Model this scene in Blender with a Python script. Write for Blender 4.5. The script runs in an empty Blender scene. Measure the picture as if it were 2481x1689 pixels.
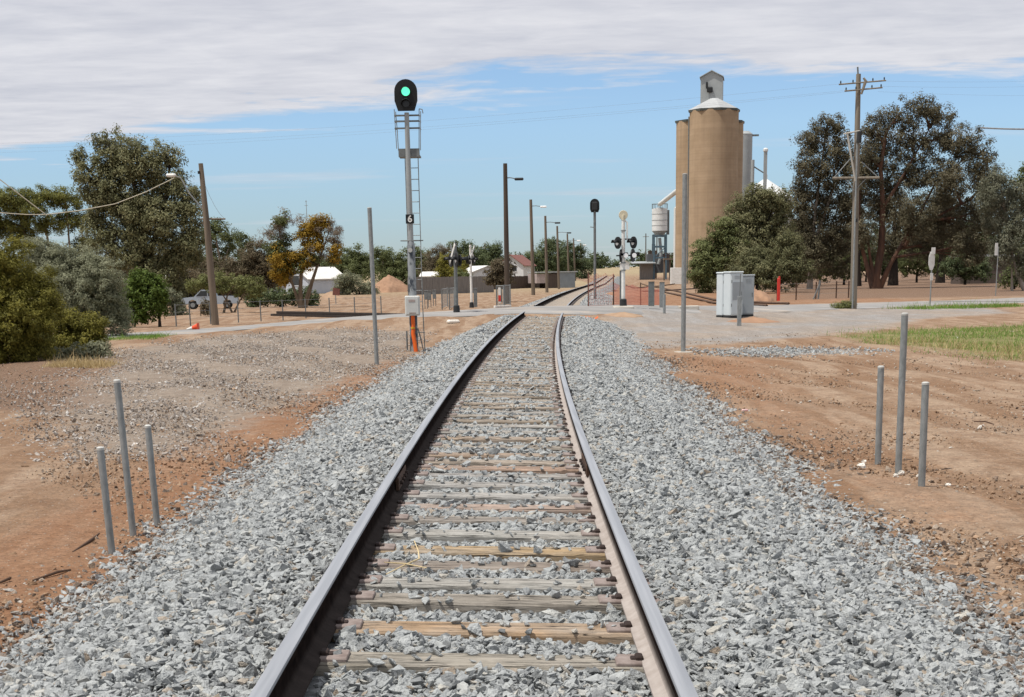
import bpy, math, random
import numpy as np
from math import sin, cos, tan, atan, atan2, pi, radians, sqrt, exp
from mathutils import Vector, Matrix

random.seed(7)
RNG = np.random.default_rng(11)
scene = bpy.context.scene
COL = scene.collection

# ------------------------------------------------------------------ camera geometry
F_PX, PCX, PCY, HORIZ, ROLL, CAMZ = 3800.0, 1240.0, 1654.0, 665.0, 0.018, 2.0
PITCH = atan((PCY - HORIZ) / F_PX)
FW = np.array([0, cos(PITCH), -sin(PITCH)])
_rt = np.array([1.0, 0, 0]); _up = np.array([0, sin(PITCH), cos(PITCH)])
RT = cos(ROLL) * _rt - sin(ROLL) * _up
UP = sin(ROLL) * _rt + cos(ROLL) * _up
EYE = np.array([0, 0, CAMZ])
K = 1.06756


def ray(x, y):
    return FW + RT * ((x * K - PCX) / F_PX) - UP * ((y * K - PCY) / F_PX)


def at(x, y, Y):
    """point seen at (x, y) of the 2324 px wide photograph, Y metres ahead"""
    d = ray(x, y)
    return EYE + d * (Y / d[1])


def mpp(Y):
    return (Y + 0.5) / 3678.0


# ------------------------------------------------------------------ terrain
_rx = [-60, -20, -15, -11, -8, -4, 1, 5, 9, 13, 18, 27, 60]
_rz = [0, .02, .05, .12, .28, .42, .565, .52, .32, .15, .06, .03, .0]
_ryc = [40, 56, 58.5, 62.5, 66.5, 69, 71.5, 74, 78, 82, 86, 90, 100]


def road_y(x):
    return np.interp(x, _rx, _ryc)


def hgt(x, y):
    x = np.asarray(x, float); y = np.asarray(y, float)
    b = np.interp(x, _rx, _rz) * np.exp(-((y - road_y(x)) / 9.0) ** 2)
    r = np.interp(y, [230, 330, 600, 900, 3000], [0, .9, 2.9, 5, 6])
    return b + r


def h1(x, y):
    return float(hgt(x, y))


def G(x, y, off=0.0):
    """first hit of the pixel's ray with the terrain"""
    d = ray(x, y)
    Ys = np.concatenate([np.arange(3, 130, .05), np.arange(130, 900, .5)])
    t = Ys / d[1]
    z = EYE[2] + d[2] * t; X = d[0] * t
    hit = np.nonzero(z <= hgt(X, Ys) + off)[0]
    i = hit[0] if len(hit) else len(Ys) - 1
    return np.array([X[i], Ys[i], h1(X[i], Ys[i])])


# track centre line
_cy = np.array([0, 20, 30.7, 42, 54, 61, 73.6, 102, 145, 188, 240, 300, 400.])
_cx = np.array([-.13, .04, .26, .58, 1.04, 1.40, 2.12, 3.75, 6.8, 10.1, 14.3, 19.2, 27.5])
_cf = np.polynomial.polynomial.Polynomial.fit(_cy, _cx, 6)


def cen(y):
    return _cf(np.asarray(y, float))


CANT = 0.03
# ------------------------------------------------------------------ object helpers


def tag(o, label=None, cat=None, group=None, kind=None):
    if label: o['label'] = label
    if cat: o['category'] = cat
    if group: o['group'] = group
    if kind: o['kind'] = kind
    return o


def thing(name, label, cat, loc=(0, 0, 0), rz=0.0, group=None):
    o = bpy.data.objects.new(name, None)
    o.empty_display_size = 0.2
    COL.objects.link(o)
    o.location = [float(v) for v in loc]; o.rotation_euler = (0, 0, rz)
    return tag(o, label, cat, group)


def mesh_np(name, V, Fq, mats, parent=None, smooth=False, attrs=None, loc=None):
    """V (n,3), Fq (m,k) numpy faces of one size"""
    me = bpy.data.meshes.new(name)
    V = np.asarray(V, np.float32); Fq = np.asarray(Fq, np.int32)
    n, k = Fq.shape
    me.vertices.add(len(V)); me.vertices.foreach_set('co', V.ravel())
    me.loops.add(n * k); me.loops.foreach_set('vertex_index', Fq.ravel())
    me.polygons.add(n)
    me.polygons.foreach_set('loop_start', np.arange(0, n * k, k, dtype=np.int32))
    if smooth: me.polygons.foreach_set('use_smooth', np.ones(n, bool))
    for m in (mats if isinstance(mats, list) else [mats]): me.materials.append(m)
    for an, (typ, arr) in (attrs or {}).items():
        a = me.attributes.new(an, typ, 'POINT')
        a.data.foreach_set('color' if typ == 'FLOAT_COLOR' else ('vector' if typ == 'FLOAT_VECTOR' else 'value'), np.asarray(arr, np.float32).ravel())
    me.update(calc_edges=True); me.validate()
    o = bpy.data.objects.new(name, me); COL.objects.link(o)
    if parent: o.parent = parent
    if loc is not None: o.location = [float(v) for v in loc]
    return o


class MB:
    def __init__(self):
        self.v = []; self.f = []

    def add(self, vs, fs):
        b = len(self.v)
        self.v += [tuple(float(c) for c in p) for p in vs]
        self.f += [tuple(i + b for i in f) for f in fs]
        return self

    def box(self, c, s, rz=0.0, bev=0.0, rx=0.0):
        """bevelled box, centre c and full size s"""
        hx, hy, hz = s[0] / 2, s[1] / 2, s[2] / 2
        b = min(bev, hx * .9, hy * .9, hz * .9)
        R = Matrix.Rotation(rz, 3, 'Z') @ Matrix.Rotation(rx, 3, 'X')
        vs = []
        if b <= 0:
            for z in (-hz, hz):
                for x, y in ((-hx, -hy), (hx, -hy), (hx, hy), (-hx, hy)): vs.append((x, y, z))
            fs = [(3, 2, 1, 0), (4, 5, 6, 7)] + [(i, (i + 1) % 4, 4 + (i + 1) % 4, 4 + i) for i in range(4)]
        else:
            def ring(z, k):
                x, y = hx - k, hy - k
                return [(-x + b, -y, z), (x - b, -y, z), (x, -y + b, z), (x, y - b, z), (x - b, y, z), (-x + b, y, z), (-x, y - b, z), (-x, -y + b, z)]
            vs = ring(-hz, b * .7) + ring(-hz + b, 0) + ring(hz - b, 0) + ring(hz, b * .7)
            fs = [tuple(range(7, -1, -1)), tuple(range(24, 32))]
            for r in range(3):
                fs += [(r * 8 + i, r * 8 + (i + 1) % 8, r * 8 + 8 + (i + 1) % 8, r * 8 + 8 + i) for i in range(8)]
        c = Vector([float(q) for q in c])
        return self.add([R @ Vector(p) + c for p in vs], fs)

    def tube(self, pts, rad, n=10, cap=True):
        pts = [Vector([float(q) for q in p]) for p in pts]
        if not hasattr(rad, '__len__'): rad = [rad] * len(pts)
        vs = []; fs = []
        ref = None
        for i, p in enumerate(pts):
            d = (pts[min(i + 1, len(pts) - 1)] - pts[max(i - 1, 0)])
            d = d.normalized() if d.length > 1e-9 else Vector((0, 0, 1))
            if ref is None:
                ref = Vector((1, 0, 0)) if abs(d.x) < .8 else Vector((0, 1, 0))
            a = (ref - d * ref.dot(d)).normalized(); b = d.cross(a); ref = a
            for k in range(n):
                t = 2 * pi * k / n
                vs.append(p + (a * cos(t) + b * sin(t)) * rad[i])
        for i in range(len(pts) - 1):
            for k in range(n):
                fs.append((i * n + k, i * n + (k + 1) % n, (i + 1) * n + (k + 1) % n, (i + 1) * n + k))
        if cap:
            fs.append(tuple(range(n - 1, -1, -1))); fs.append(tuple((len(pts) - 1) * n + k for k in range(n)))
        return self.add(vs, fs)

    def prism(self, poly, d, o=(0, 0, 0), ax=(1, 0, 0), ay=(0, 0, 1), an=(0, -1, 0)):
        """outline in the (ax, ay) plane at o, thickness d along an"""
        ax, ay, an, o = Vector(ax), Vector(ay), Vector(an), Vector([float(q) for q in o])
        n = len(poly)
        vs = [o + ax * p[0] + ay * p[1] for p in poly] + [o + ax * p[0] + ay * p[1] + an * d for p in poly]
        fs = [tuple(range(n)), tuple(range(2 * n - 1, n - 1, -1))] + [(i, n + i, n + (i + 1) % n, (i + 1) % n) for i in range(n)]
        return self.add(vs, fs)

    def build(self, name, m, parent=None, smooth=False, loc=None):
        me = bpy.data.meshes.new(name)
        me.from_pydata(self.v, [], self.f)
        me.materials.append(m)
        import bmesh
        bm = bmesh.new(); bm.from_mesh(me); bmesh.ops.recalc_face_normals(bm, faces=bm.faces); bm.to_mesh(me); bm.free()
        if smooth:
            me.polygons.foreach_set('use_smooth', np.ones(len(me.polygons), bool))
            try: me.set_sharp_from_angle(angle=radians(42))
            except Exception: pass
        o = bpy.data.objects.new(name, me); COL.objects.link(o)
        if parent: o.parent = parent
        if loc is not None: o.location = [float(v) for v in loc]
        return o


def copy_tree(o, parent=None):
    c = o.copy(); COL.objects.link(c); c.parent = parent
    for ch in list(o.children): copy_tree(ch, c)
    return c


# ------------------------------------------------------------------ materials


class NT:
    def __init__(self, tree): self.t = tree; self.n = tree.nodes; self.l = tree.links

    def new(self, typ, ins=None, **kw):
        nd = self.n.new(typ)
        for k, v in kw.items(): setattr(nd, k, v)
        for k, v in (ins or {}).items(): self.put(nd.inputs[k], v)
        return nd

    def put(self, sock, v):
        if isinstance(v, bpy.types.NodeSocket): self.l.new(v, sock)
        elif hasattr(v, 'outputs'): self.l.new(v.outputs[0], sock)
        else: sock.default_value = v

    def math(self, op, a, b=0.0, clamp=False):
        nd = self.new('ShaderNodeMath', operation=op, use_clamp=clamp)
        self.put(nd.inputs[0], a); self.put(nd.inputs[1], b)
        return nd.outputs[0]

    def mix(self, fac, a, b, blend='MIX'):
        nd = self.new('ShaderNodeMix', data_type='RGBA', blend_type=blend)
        self.put(nd.inputs[0], fac); self.put(nd.inputs[6], a); self.put(nd.inputs[7], b)
        return nd.outputs[2]

    def ramp(self, fac, stops, interp='LINEAR'):
        nd = self.new('ShaderNodeValToRGB'); cr = nd.color_ramp; cr.interpolation = interp
        while len(cr.elements) < len(stops): cr.elements.new(.5)
        for e, (p, c) in zip(cr.elements, stops):
            e.position = p; e.color = (c, c, c, 1) if not hasattr(c, '__len__') else (*c[:3], 1)
        self.put(nd.inputs[0], fac)
        return nd.outputs[0]

    def noise(self, vec, scale, detail=4, rough=.6, dist=0.0):
        nd = self.new('ShaderNodeTexNoise'); nd.inputs['Scale'].default_value = scale
        nd.inputs['Detail'].default_value = detail; nd.inputs['Roughness'].default_value = rough; nd.inputs['Distortion'].default_value = dist
        if vec is not None: self.put(nd.inputs['Vector'], vec)
        return nd.outputs[0]

    def mapping(self, vec, scale=(1, 1, 1), rot=(0, 0, 0)):
        nd = self.new('ShaderNodeMapping'); nd.inputs['Scale'].default_value = scale; nd.inputs['Rotation'].default_value = rot
        self.put(nd.inputs['Vector'], vec)
        return nd.outputs[0]


def new_mat(name):
    m = bpy.data.materials.new(name); m.use_nodes = True
    nt = NT(m.node_tree); nt.n.clear()
    out = nt.new('ShaderNodeOutputMaterial')
    bs = nt.new('ShaderNodeBsdfPrincipled')
    nt.l.new(bs.outputs[0], out.inputs[0])
    bs.inputs['Specular IOR Level'].default_value = .3
    return m, nt, bs, out


def c4(c): return (*c[:3], 1.0)


def mat(name, c, c2=None, rough=.8, metal=0.0, scale=4.0, stretch=(1, 1, 1), bump=0.0, bscale=None, spec=.3, contrast=(.35, .65)):
    m, nt, bs, out = new_mat(name)
    tc = nt.new('ShaderNodeTexCoord').outputs['Object']
    v = nt.mapping(tc, stretch)
    n = nt.noise(v, scale, 6, .65)
    c2 = c2 or tuple(x * .72 for x in c)
    nt.put(bs.inputs['Base Color'], nt.mix(nt.ramp(n, [(contrast[0], 0), (contrast[1], 1)]), c4(c2), c4(c)))
    bs.inputs['Roughness'].default_value = rough; bs.inputs['Metallic'].default_value = metal
    bs.inputs['Specular IOR Level'].default_value = spec
    if bump:
        b = nt.new('ShaderNodeBump'); b.inputs['Strength'].default_value = bump; b.inputs['Distance'].default_value = .02
        nt.put(b.inputs['Height'], nt.noise(v, bscale or scale * 4, 5, .6)); nt.l.new(b.outputs[0], bs.inputs['Normal'])
    return m


M = {}
M['galv'] = mat('galvanised steel', (.31, .325, .325), (.2, .215, .215), .6, .3, 22, (1, 1, .35), .15, 60)
M['galv_dark'] = mat('weathered galvanised steel', (.2, .215, .215), (.13, .14, .14), .6, .3, 6)
M['cap'] = mat('pale post cap', (.55, .55, .52), None, .5, .2)
M['signal_mast'] = mat('signal mast galvanising', (.36, .38, .38), (.27, .285, .285), .5, .3, 3, (1, 1, .25))
M['mast_stain'] = mat('tarred mast sleeve', (.3, .32, .33), (.045, .055, .07), .5, .3, 3.2, (1, 1, .5), contrast=(.46, .54))
M['black'] = mat('black signal paint', (.014, .015, .017), (.009, .01, .011), .55)
M['dark_metal'] = mat('dark painted metal', (.03, .032, .034), None, .6)
M['white_paint'] = mat('white paint', (.78, .78, .75), (.62, .61, .57), .5, 0, 3)
M['ivory'] = mat('ivory enamel', (.62, .57, .43), (.5, .45, .33), .5)
M['box_grey'] = mat('pale grey enamel', (.56, .57, .55), (.5, .51, .49), .45, 0, 2)
M['cabinet'] = mat('pale blue grey cabinet paint', (.58, .63, .65), (.52, .575, .6), .4, 0, 1.5)
M['cabinet_grey'] = mat('grey cabinet steel', (.36, .39, .41), (.31, .34, .36), .45, .1, 1.5)
M['orange'] = mat('orange conduit', (.72, .13, .015), (.6, .1, .012), .5)
M['yellow'] = mat('yellow tape', (.7, .42, .03), None, .6)
M['red_plastic'] = mat('red plastic', (.62, .05, .035), (.5, .04, .03), .5)
M['cone_red'] = mat('cone orange red', (.75, .09, .03), (.62, .08, .03), .5)
M['pole_wood'] = mat('weathered pole timber', (.2, .16, .12), (.115, .09, .068), .9, 0, 5, (1, 1, .06), .3, 20)
M['pole_dark'] = mat('dark creosoted pole timber', (.1, .075, .055), (.055, .042, .033), .9, 0, 5, (1, 1, .06), .3, 20)
M['pole_grey'] = mat('grey pole timber', (.25, .215, .17), (.15, .128, .1), .9, 0, 5, (1, 1, .06), .3, 20)
M['rust'] = mat('rusty brown steel', (.1, .055, .035), (.05, .03, .022), .85, .1, 7)
M['wire'] = mat('overhead wire', (.24, .25, .26), None, .6)
M['cable_pale'] = mat('pale cable sheath', (.5, .46, .36), None, .7)
M['concrete'] = mat('silo concrete', (.4, .29, .19), (.34, .24, .155), .85, 0, .25, (1, 1, 3.5), .1, 1)


def silo_mat():
    m, nt, bs, out = new_mat('silo concrete')
    tc = nt.new('ShaderNodeTexCoord').outputs['Object']
    sp = nt.new('ShaderNodeSeparateXYZ'); nt.put(sp.inputs[0], tc)
    ring = nt.math('FRACT', nt.math('ADD', nt.math('DIVIDE', sp.outputs[2], .85), nt.math('MULTIPLY', nt.noise(tc, .5, 3, .5), .25)))
    rn = nt.noise(nt.mapping(tc, (.02, .02, 1.18)), 1.0, 2, .9)
    st = nt.noise(nt.mapping(tc, (1.3, 1.3, .05)), 1.0, 5, .7); bl = nt.noise(tc, .35, 5, .65)
    c = nt.mix(nt.ramp(bl, [(.35, 0), (.65, 1)]), c4((.335, .24, .152)), c4((.4, .292, .192)))
    c = nt.mix(1.0, c, nt.ramp(rn, [(.35, .93), (.65, 1.04)]), 'MULTIPLY')
    c = nt.mix(1.0, c, nt.ramp(ring, [(0, .88), (.06, 1), (.95, 1), (1, .9)]), 'MULTIPLY')
    c = nt.mix(1.0, c, nt.ramp(st, [(.3, .86), (.55, 1.02)]), 'MULTIPLY')
    nt.put(bs.inputs['Base Color'], c); bs.inputs['Roughness'].default_value = .9
    return m


M['concrete'] = silo_mat()
M['concrete_pale'] = mat('pale concrete', (.5, .47, .42), (.4, .37, .32), .85, 0, 2)
M['tin'] = mat('zinc sheet roof', (.46, .475, .475), (.38, .395, .395), .45, .25, .6)
M['tin_grey'] = mat('grey steel cladding', (.38, .4, .4), (.31, .33, .33), .5, .2, .5)
M['fascia'] = mat('dark eave fascia', (.1, .115, .11), None, .7)
M['white_steel'] = mat('white steel sheet', (.72, .73, .72), (.6, .61, .6), .45, .05, .6)
M['blue_steel'] = mat('blue grey structural steel', (.09, .15, .19), None, .6)
M['house_white'] = mat('whitewashed weatherboard', (.66, .67, .68), (.56, .57, .59), .7, 0, 1.5)
M['house_blue'] = mat('pale blue fibro wall', (.5, .54, .6), (.42, .46, .52), .7, 0, 1)  # pale blue walls of the small sheds
M['roof_white'] = mat('white iron roof', (.8, .79, .75), (.66, .64, .6), .5, .05, 1.2)
M['roof_red'] = mat('faded red roof', (.24, .1, .08), None, .7)
M['window'] = mat('dark window glass', (.03, .035, .04), None, .15, 0, spec=.6)
M['shed_grey'] = mat('grey corrugated shed', (.27, .3, .32), (.22, .245, .26), .55, .15, .8)
M['shed_pink'] = mat('pinkish fibro panel', (.46, .38, .36), None, .8)
M['fence_brown'] = mat('brown paling fence', (.11, .085, .07), (.07, .055, .048), .9, 0, 3, (4, 4, .3))
M['fence_grey'] = mat('weathered grey paling fence', (.24, .22, .2), (.16, .15, .14), .9, 0, 3, (4, 4, .3))
M['ute_paint'] = mat('pale silver blue car paint', (.4, .46, .52), (.36, .42, .48), .3, .1, spec=.5)
M['tyre'] = mat('tyre rubber', (.02, .02, .02), None, .85)
M['bark_red'] = mat('smooth red brown bark', (.15, .075, .045), (.055, .034, .027), .85, 0, 1.2, (1, 1, .25), .4, 5)
M['bark_dark'] = mat('dark rough bark', (.035, .026, .02), (.02, .016, .013), .95, 0, 2, (1, 1, .3), .4, 6)
M['bark_pale'] = mat('pale gum bark', (.36, .31, .26), (.2, .17, .14), .85, 0, 1.5, (1, 1, .3), .3, 5)
M['bark_tan'] = mat('tan bark', (.2, .15, .1), (.11, .085, .06), .9, 0, 1.5, (1, 1, .3), .3, 5)
M['soil_heap'] = mat('heaped orange soil', (.33, .2, .125), (.25, .145, .09), .95, 0, .9, (1, 1, 1), .8, 3)
M['soil_pale'] = mat('heaped pale soil', (.36, .245, .16), (.28, .185, .12), .95, 0, .9, (1, 1, 1), .8, 3)
M['stick'] = mat('dry dead wood', (.1, .06, .04), None, .9)
M['straw'] = mat('bleached twig', (.6, .48, .28), None, .9)
M['white_stone'] = mat('white limestone', (.75, .72, .66), (.6, .57, .5), .9, 0, 12)


def leaf_mat(name, stops, trans=.38):
    m, nt, bs, out = new_mat(name)
    t = nt.new('ShaderNodeAttribute', attribute_name='tint').outputs['Fac']
    col = nt.ramp(t, stops)
    nt.put(bs.inputs['Base Color'], col); bs.inputs['Roughness'].default_value = .65; bs.inputs['Specular IOR Level'].default_value = .2
    tr = nt.new('ShaderNodeBsdfTranslucent'); nt.put(tr.inputs['Color'], col)
    mx = nt.new('ShaderNodeMixShader'); mx.inputs[0].default_value = trans
    nt.l.new(bs.outputs[0], mx.inputs[1]); nt.l.new(tr.outputs[0], mx.inputs[2]); nt.l.new(mx.outputs[0], out.inputs[0])
    return m


L = {}
L['gum'] = leaf_mat('grey olive gum leaves', [(0, (0.086, 0.088, 0.044)), (.5, (0.179, 0.181, 0.089)), (1, (0.350, 0.329, 0.181))])
L['gum_red'] = leaf_mat('dark brownish gum leaves', [(0, (0.056, 0.049, 0.029)), (.5, (0.121, 0.108, 0.065)), (1, (0.239, 0.208, 0.130))])
L['gum_silver'] = leaf_mat('silvery gum leaves', [(0, (0.061, 0.064, 0.043)), (.5, (0.155, 0.161, 0.108)), (1, (0.345, 0.339, 0.247))])
L['pine'] = leaf_mat('olive yellow pine needles', [(0, (0.058, 0.065, 0.020)), (.5, (0.147, 0.153, 0.038)), (1, (0.330, 0.316, 0.086))])
L['wattle'] = leaf_mat('yellow green wattle leaves', [(0, (0.060, 0.060, 0.013)), (.5, (0.168, 0.157, 0.029)), (1, (0.350, 0.312, 0.065))])
L['sage'] = leaf_mat('grey sage leaves', [(0, (0.106, 0.116, 0.070)), (.5, (0.245, 0.254, 0.163)), (1, (0.424, 0.434, 0.295))])
L['bright'] = leaf_mat('bright green leaves', [(0, (0.035, 0.052, 0.009)), (.5, (0.086, 0.132, 0.023)), (1, (0.184, 0.241, 0.052))])
L['green'] = leaf_mat('mid green leaves', [(0, (0.049, 0.059, 0.022)), (.5, (0.105, 0.124, 0.047)), (1, (0.209, 0.232, 0.095))])
L['dark'] = leaf_mat('dark green leaves', [(0, (0.043, 0.056, 0.024)), (.5, (0.087, 0.114, 0.052)), (1, (0.177, 0.204, 0.095))])
L['brown'] = leaf_mat('brownish grey leaves', [(0, (0.073, 0.057, 0.035)), (.5, (0.138, 0.113, 0.068)), (1, (0.233, 0.191, 0.121))])
L['twig'] = leaf_mat('bare grey brown twigs', [(0, (0.110, 0.088, 0.066)), (.5, (0.220, 0.182, 0.138)), (1, (0.330, 0.275, 0.220))])
L['mistletoe'] = leaf_mat('orange mistletoe leaves', [(0, (0.132, 0.094, 0.012)), (.5, (0.288, 0.188, 0.023)), (1, (0.456, 0.282, 0.043))])
L['lime'] = leaf_mat('pale lime feathery leaves', [(0, (0.078, 0.081, 0.029)), (.5, (0.169, 0.182, 0.065)), (1, (0.286, 0.299, 0.117))])
L['grass'] = leaf_mat('green grass blades', [(0, (0.088, 0.167, 0.024)), (.55, (0.160, 0.274, 0.048)), (1, (0.288, 0.372, 0.112))], .3)
L['dry'] = leaf_mat('dry straw blades', [(0, (.3, .22, .1)), (.5, (.48, .37, .19)), (1, (.62, .5, .29))], .3)


def stone_mat(name, stops, scale=22, bump=.5):
    m, nt, bs, out = new_mat(name)
    oi = nt.new('ShaderNodeObjectInfo').outputs['Random']
    tc = nt.new('ShaderNodeTexCoord').outputs['Object']
    base = nt.ramp(oi, stops)
    n = nt.noise(tc, 2.2, 5, .65)
    nt.put(bs.inputs['Base Color'], nt.mix(1.0, base, nt.ramp(n, [(.3, .74), (.7, 1.12)]), 'MULTIPLY'))
    bs.inputs['Roughness'].default_value = .85; bs.inputs['Specular IOR Level'].default_value = .25
    b = nt.new('ShaderNodeBump'); b.inputs['Strength'].default_value = bump; b.inputs['Distance'].default_value = .1
    nt.put(b.inputs['Height'], nt.noise(tc, 3.5, 4, .6)); nt.l.new(b.outputs[0], bs.inputs['Normal'])
    return m


M['ballast_stone'] = stone_mat('crushed grey ballast rock', [(0, (.17, .178, .18)), (.07, (.25, .262, .267)), (.2, (.335, .352, .356)), (.5, (.385, .404, .406)), (.86, (.43, .447, .443)), (.95, (.48, .465, .42)), (1, (.33, .27, .21))])
M['brown_stone'] = stone_mat('dusty brown stones', [(0, (0.119, 0.089, 0.068)), (.35, (0.212, 0.166, 0.132)), (.7, (0.281, 0.234, 0.196)), (.92, (0.357, 0.332, 0.297)), (1, (0.527, 0.510, 0.468))])
M['pebble'] = stone_mat('pale pebbles', [(0, (0.136, 0.098, 0.072)), (.4, (0.272, 0.204, 0.149)), (.75, (0.425, 0.357, 0.289)), (1, (0.637, 0.603, 0.544))])
M['mixed_stone'] = stone_mat('mixed grey brown gravel', [(0, (.17, .14, .115)), (.15, (.31, .265, .225)), (.6, (.42, .375, .335)), (.9, (.5, .47, .44)), (1, (.6, .57, .53))])


def ballast_bed_mat():
    m, nt, bs, out = new_mat('ballast bed')
    tc = nt.new('ShaderNodeTexCoord').outputs['Object']
    vo = nt.new('ShaderNodeTexVoronoi', feature='F1'); vo.inputs['Scale'].default_value = 19; nt.put(vo.inputs['Vector'], tc)
    g = nt.new('ShaderNodeSeparateColor'); nt.put(g.inputs[0], vo.outputs['Color'])
    col = nt.ramp(g.outputs[0], [(0, (0.087, 0.092, 0.093)), (.3, (0.167, 0.177, 0.180)), (.7, (0.229, 0.239, 0.242)), (1, (0.279, 0.285, 0.279))])  # bed darkened so the gaps between stones hold painted shadow
    dust = nt.new('ShaderNodeAttribute', attribute_name='dust').outputs['Fac']
    n = nt.noise(tc, 1.3, 5, .65)
    f = nt.math('MULTIPLY', dust, nt.ramp(n, [(.3, .35), (.6, 1)]))
    nt.put(bs.inputs['Base Color'], nt.mix(f, col, c4((.33, .27, .21))))
    bs.inputs['Roughness'].default_value = .9
    b = nt.new('ShaderNodeBump'); b.inputs['Strength'].default_value = 1; b.inputs['Distance'].default_value = .03
    nt.put(b.inputs['Height'], nt.math('SUBTRACT', 1.0, vo.outputs['Distance'])); nt.l.new(b.outputs[0], bs.inputs['Normal'])
    return m


M['ballast_bed'] = ballast_bed_mat()


def sleeper_mat():
    m, nt, bs, out = new_mat('weathered sleeper timber')
    oi = nt.new('ShaderNodeObjectInfo')
    tc = nt.new('ShaderNodeTexCoord').outputs['Object']
    off = nt.new('ShaderNodeVectorMath', operation='ADD'); nt.put(off.inputs[0], tc); nt.put(off.inputs[1], oi.outputs['Location'])
    v = nt.mapping(off.outputs[0], (.9, 16, 16))
    n = nt.noise(v, 3, 6, .7, .4)
    big = nt.noise(nt.mapping(off.outputs[0], (1.3, 3, 3)), 2, 3, .5)
    crk = nt.noise(nt.mapping(off.outputs[0], (.5, 11, 11)), 2.4, 3, .55, .6)
    blot = nt.noise(off.outputs[0], 7, 5, .7)
    col = nt.mix(1.0, oi.outputs['Color'], nt.ramp(n, [(.28, .38), (.42, .82), (.55, 1.0), (.75, 1.25)]), 'MULTIPLY')
    col = nt.mix(nt.ramp(big, [(.4, 0), (.68, .55)]), col, c4((.36, .33, .29)))
    col = nt.mix(1.0, col, nt.ramp(blot, [(.3, .72), (.55, 1.02), (.75, 1.15)]), 'MULTIPLY')
    cm = nt.ramp(crk, [(.485, 0), (.5, 1), (.515, 0)])
    col = nt.mix(nt.math('MULTIPLY', cm, .8), col, c4((.035, .028, .022)))
    nt.put(bs.inputs['Base Color'], col); bs.inputs['Roughness'].default_value = .9
    b = nt.new('ShaderNodeBump'); b.inputs['Strength'].default_value = 1.0; b.inputs['Distance'].default_value = .014
    nt.put(b.inputs['Height'], nt.math('SUBTRACT', n, cm)); nt.l.new(b.outputs[0], bs.inputs['Normal'])
    return m


M['sleeper'] = sleeper_mat()


def rail_mat():
    """rail: mill rust darkened to carry painted shade, dust on the foot, dull blue-grey running surface"""
    m, nt, bs, out = new_mat('rail steel')
    tc = nt.new('ShaderNodeTexCoord').outputs['Object']
    a = nt.new('ShaderNodeAttribute', attribute_name='zone').outputs['Color']
    s = nt.new('ShaderNodeSeparateColor'); nt.put(s.inputs[0], a)
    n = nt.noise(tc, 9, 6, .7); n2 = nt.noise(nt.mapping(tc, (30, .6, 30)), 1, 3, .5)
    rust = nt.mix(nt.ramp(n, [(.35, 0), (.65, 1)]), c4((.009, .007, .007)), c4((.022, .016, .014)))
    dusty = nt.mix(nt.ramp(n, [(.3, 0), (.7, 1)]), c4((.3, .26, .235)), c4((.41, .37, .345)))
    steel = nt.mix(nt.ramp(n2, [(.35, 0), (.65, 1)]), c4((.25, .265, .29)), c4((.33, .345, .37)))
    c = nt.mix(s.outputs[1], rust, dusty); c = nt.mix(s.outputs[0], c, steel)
    nt.put(bs.inputs['Base Color'], c)
    nt.put(bs.inputs['Metallic'], nt.math('MULTIPLY', s.outputs[0], .2)); nt.put(bs.inputs['Specular IOR Level'], nt.math('MULTIPLY', s.outputs[0], .4))
    nt.put(bs.inputs['Roughness'], nt.math('SUBTRACT', .85, nt.math('MULTIPLY', s.outputs[0], .37)))
    return m


M['rail'] = rail_mat()
M['plate'] = mat('rusty pinkish tie plate', (.3, .25, .23), (.18, .14, .125), .85, .1, 14)
M['clip'] = mat('dark rail clip', (.045, .03, .026), None, .8, .2)


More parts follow.
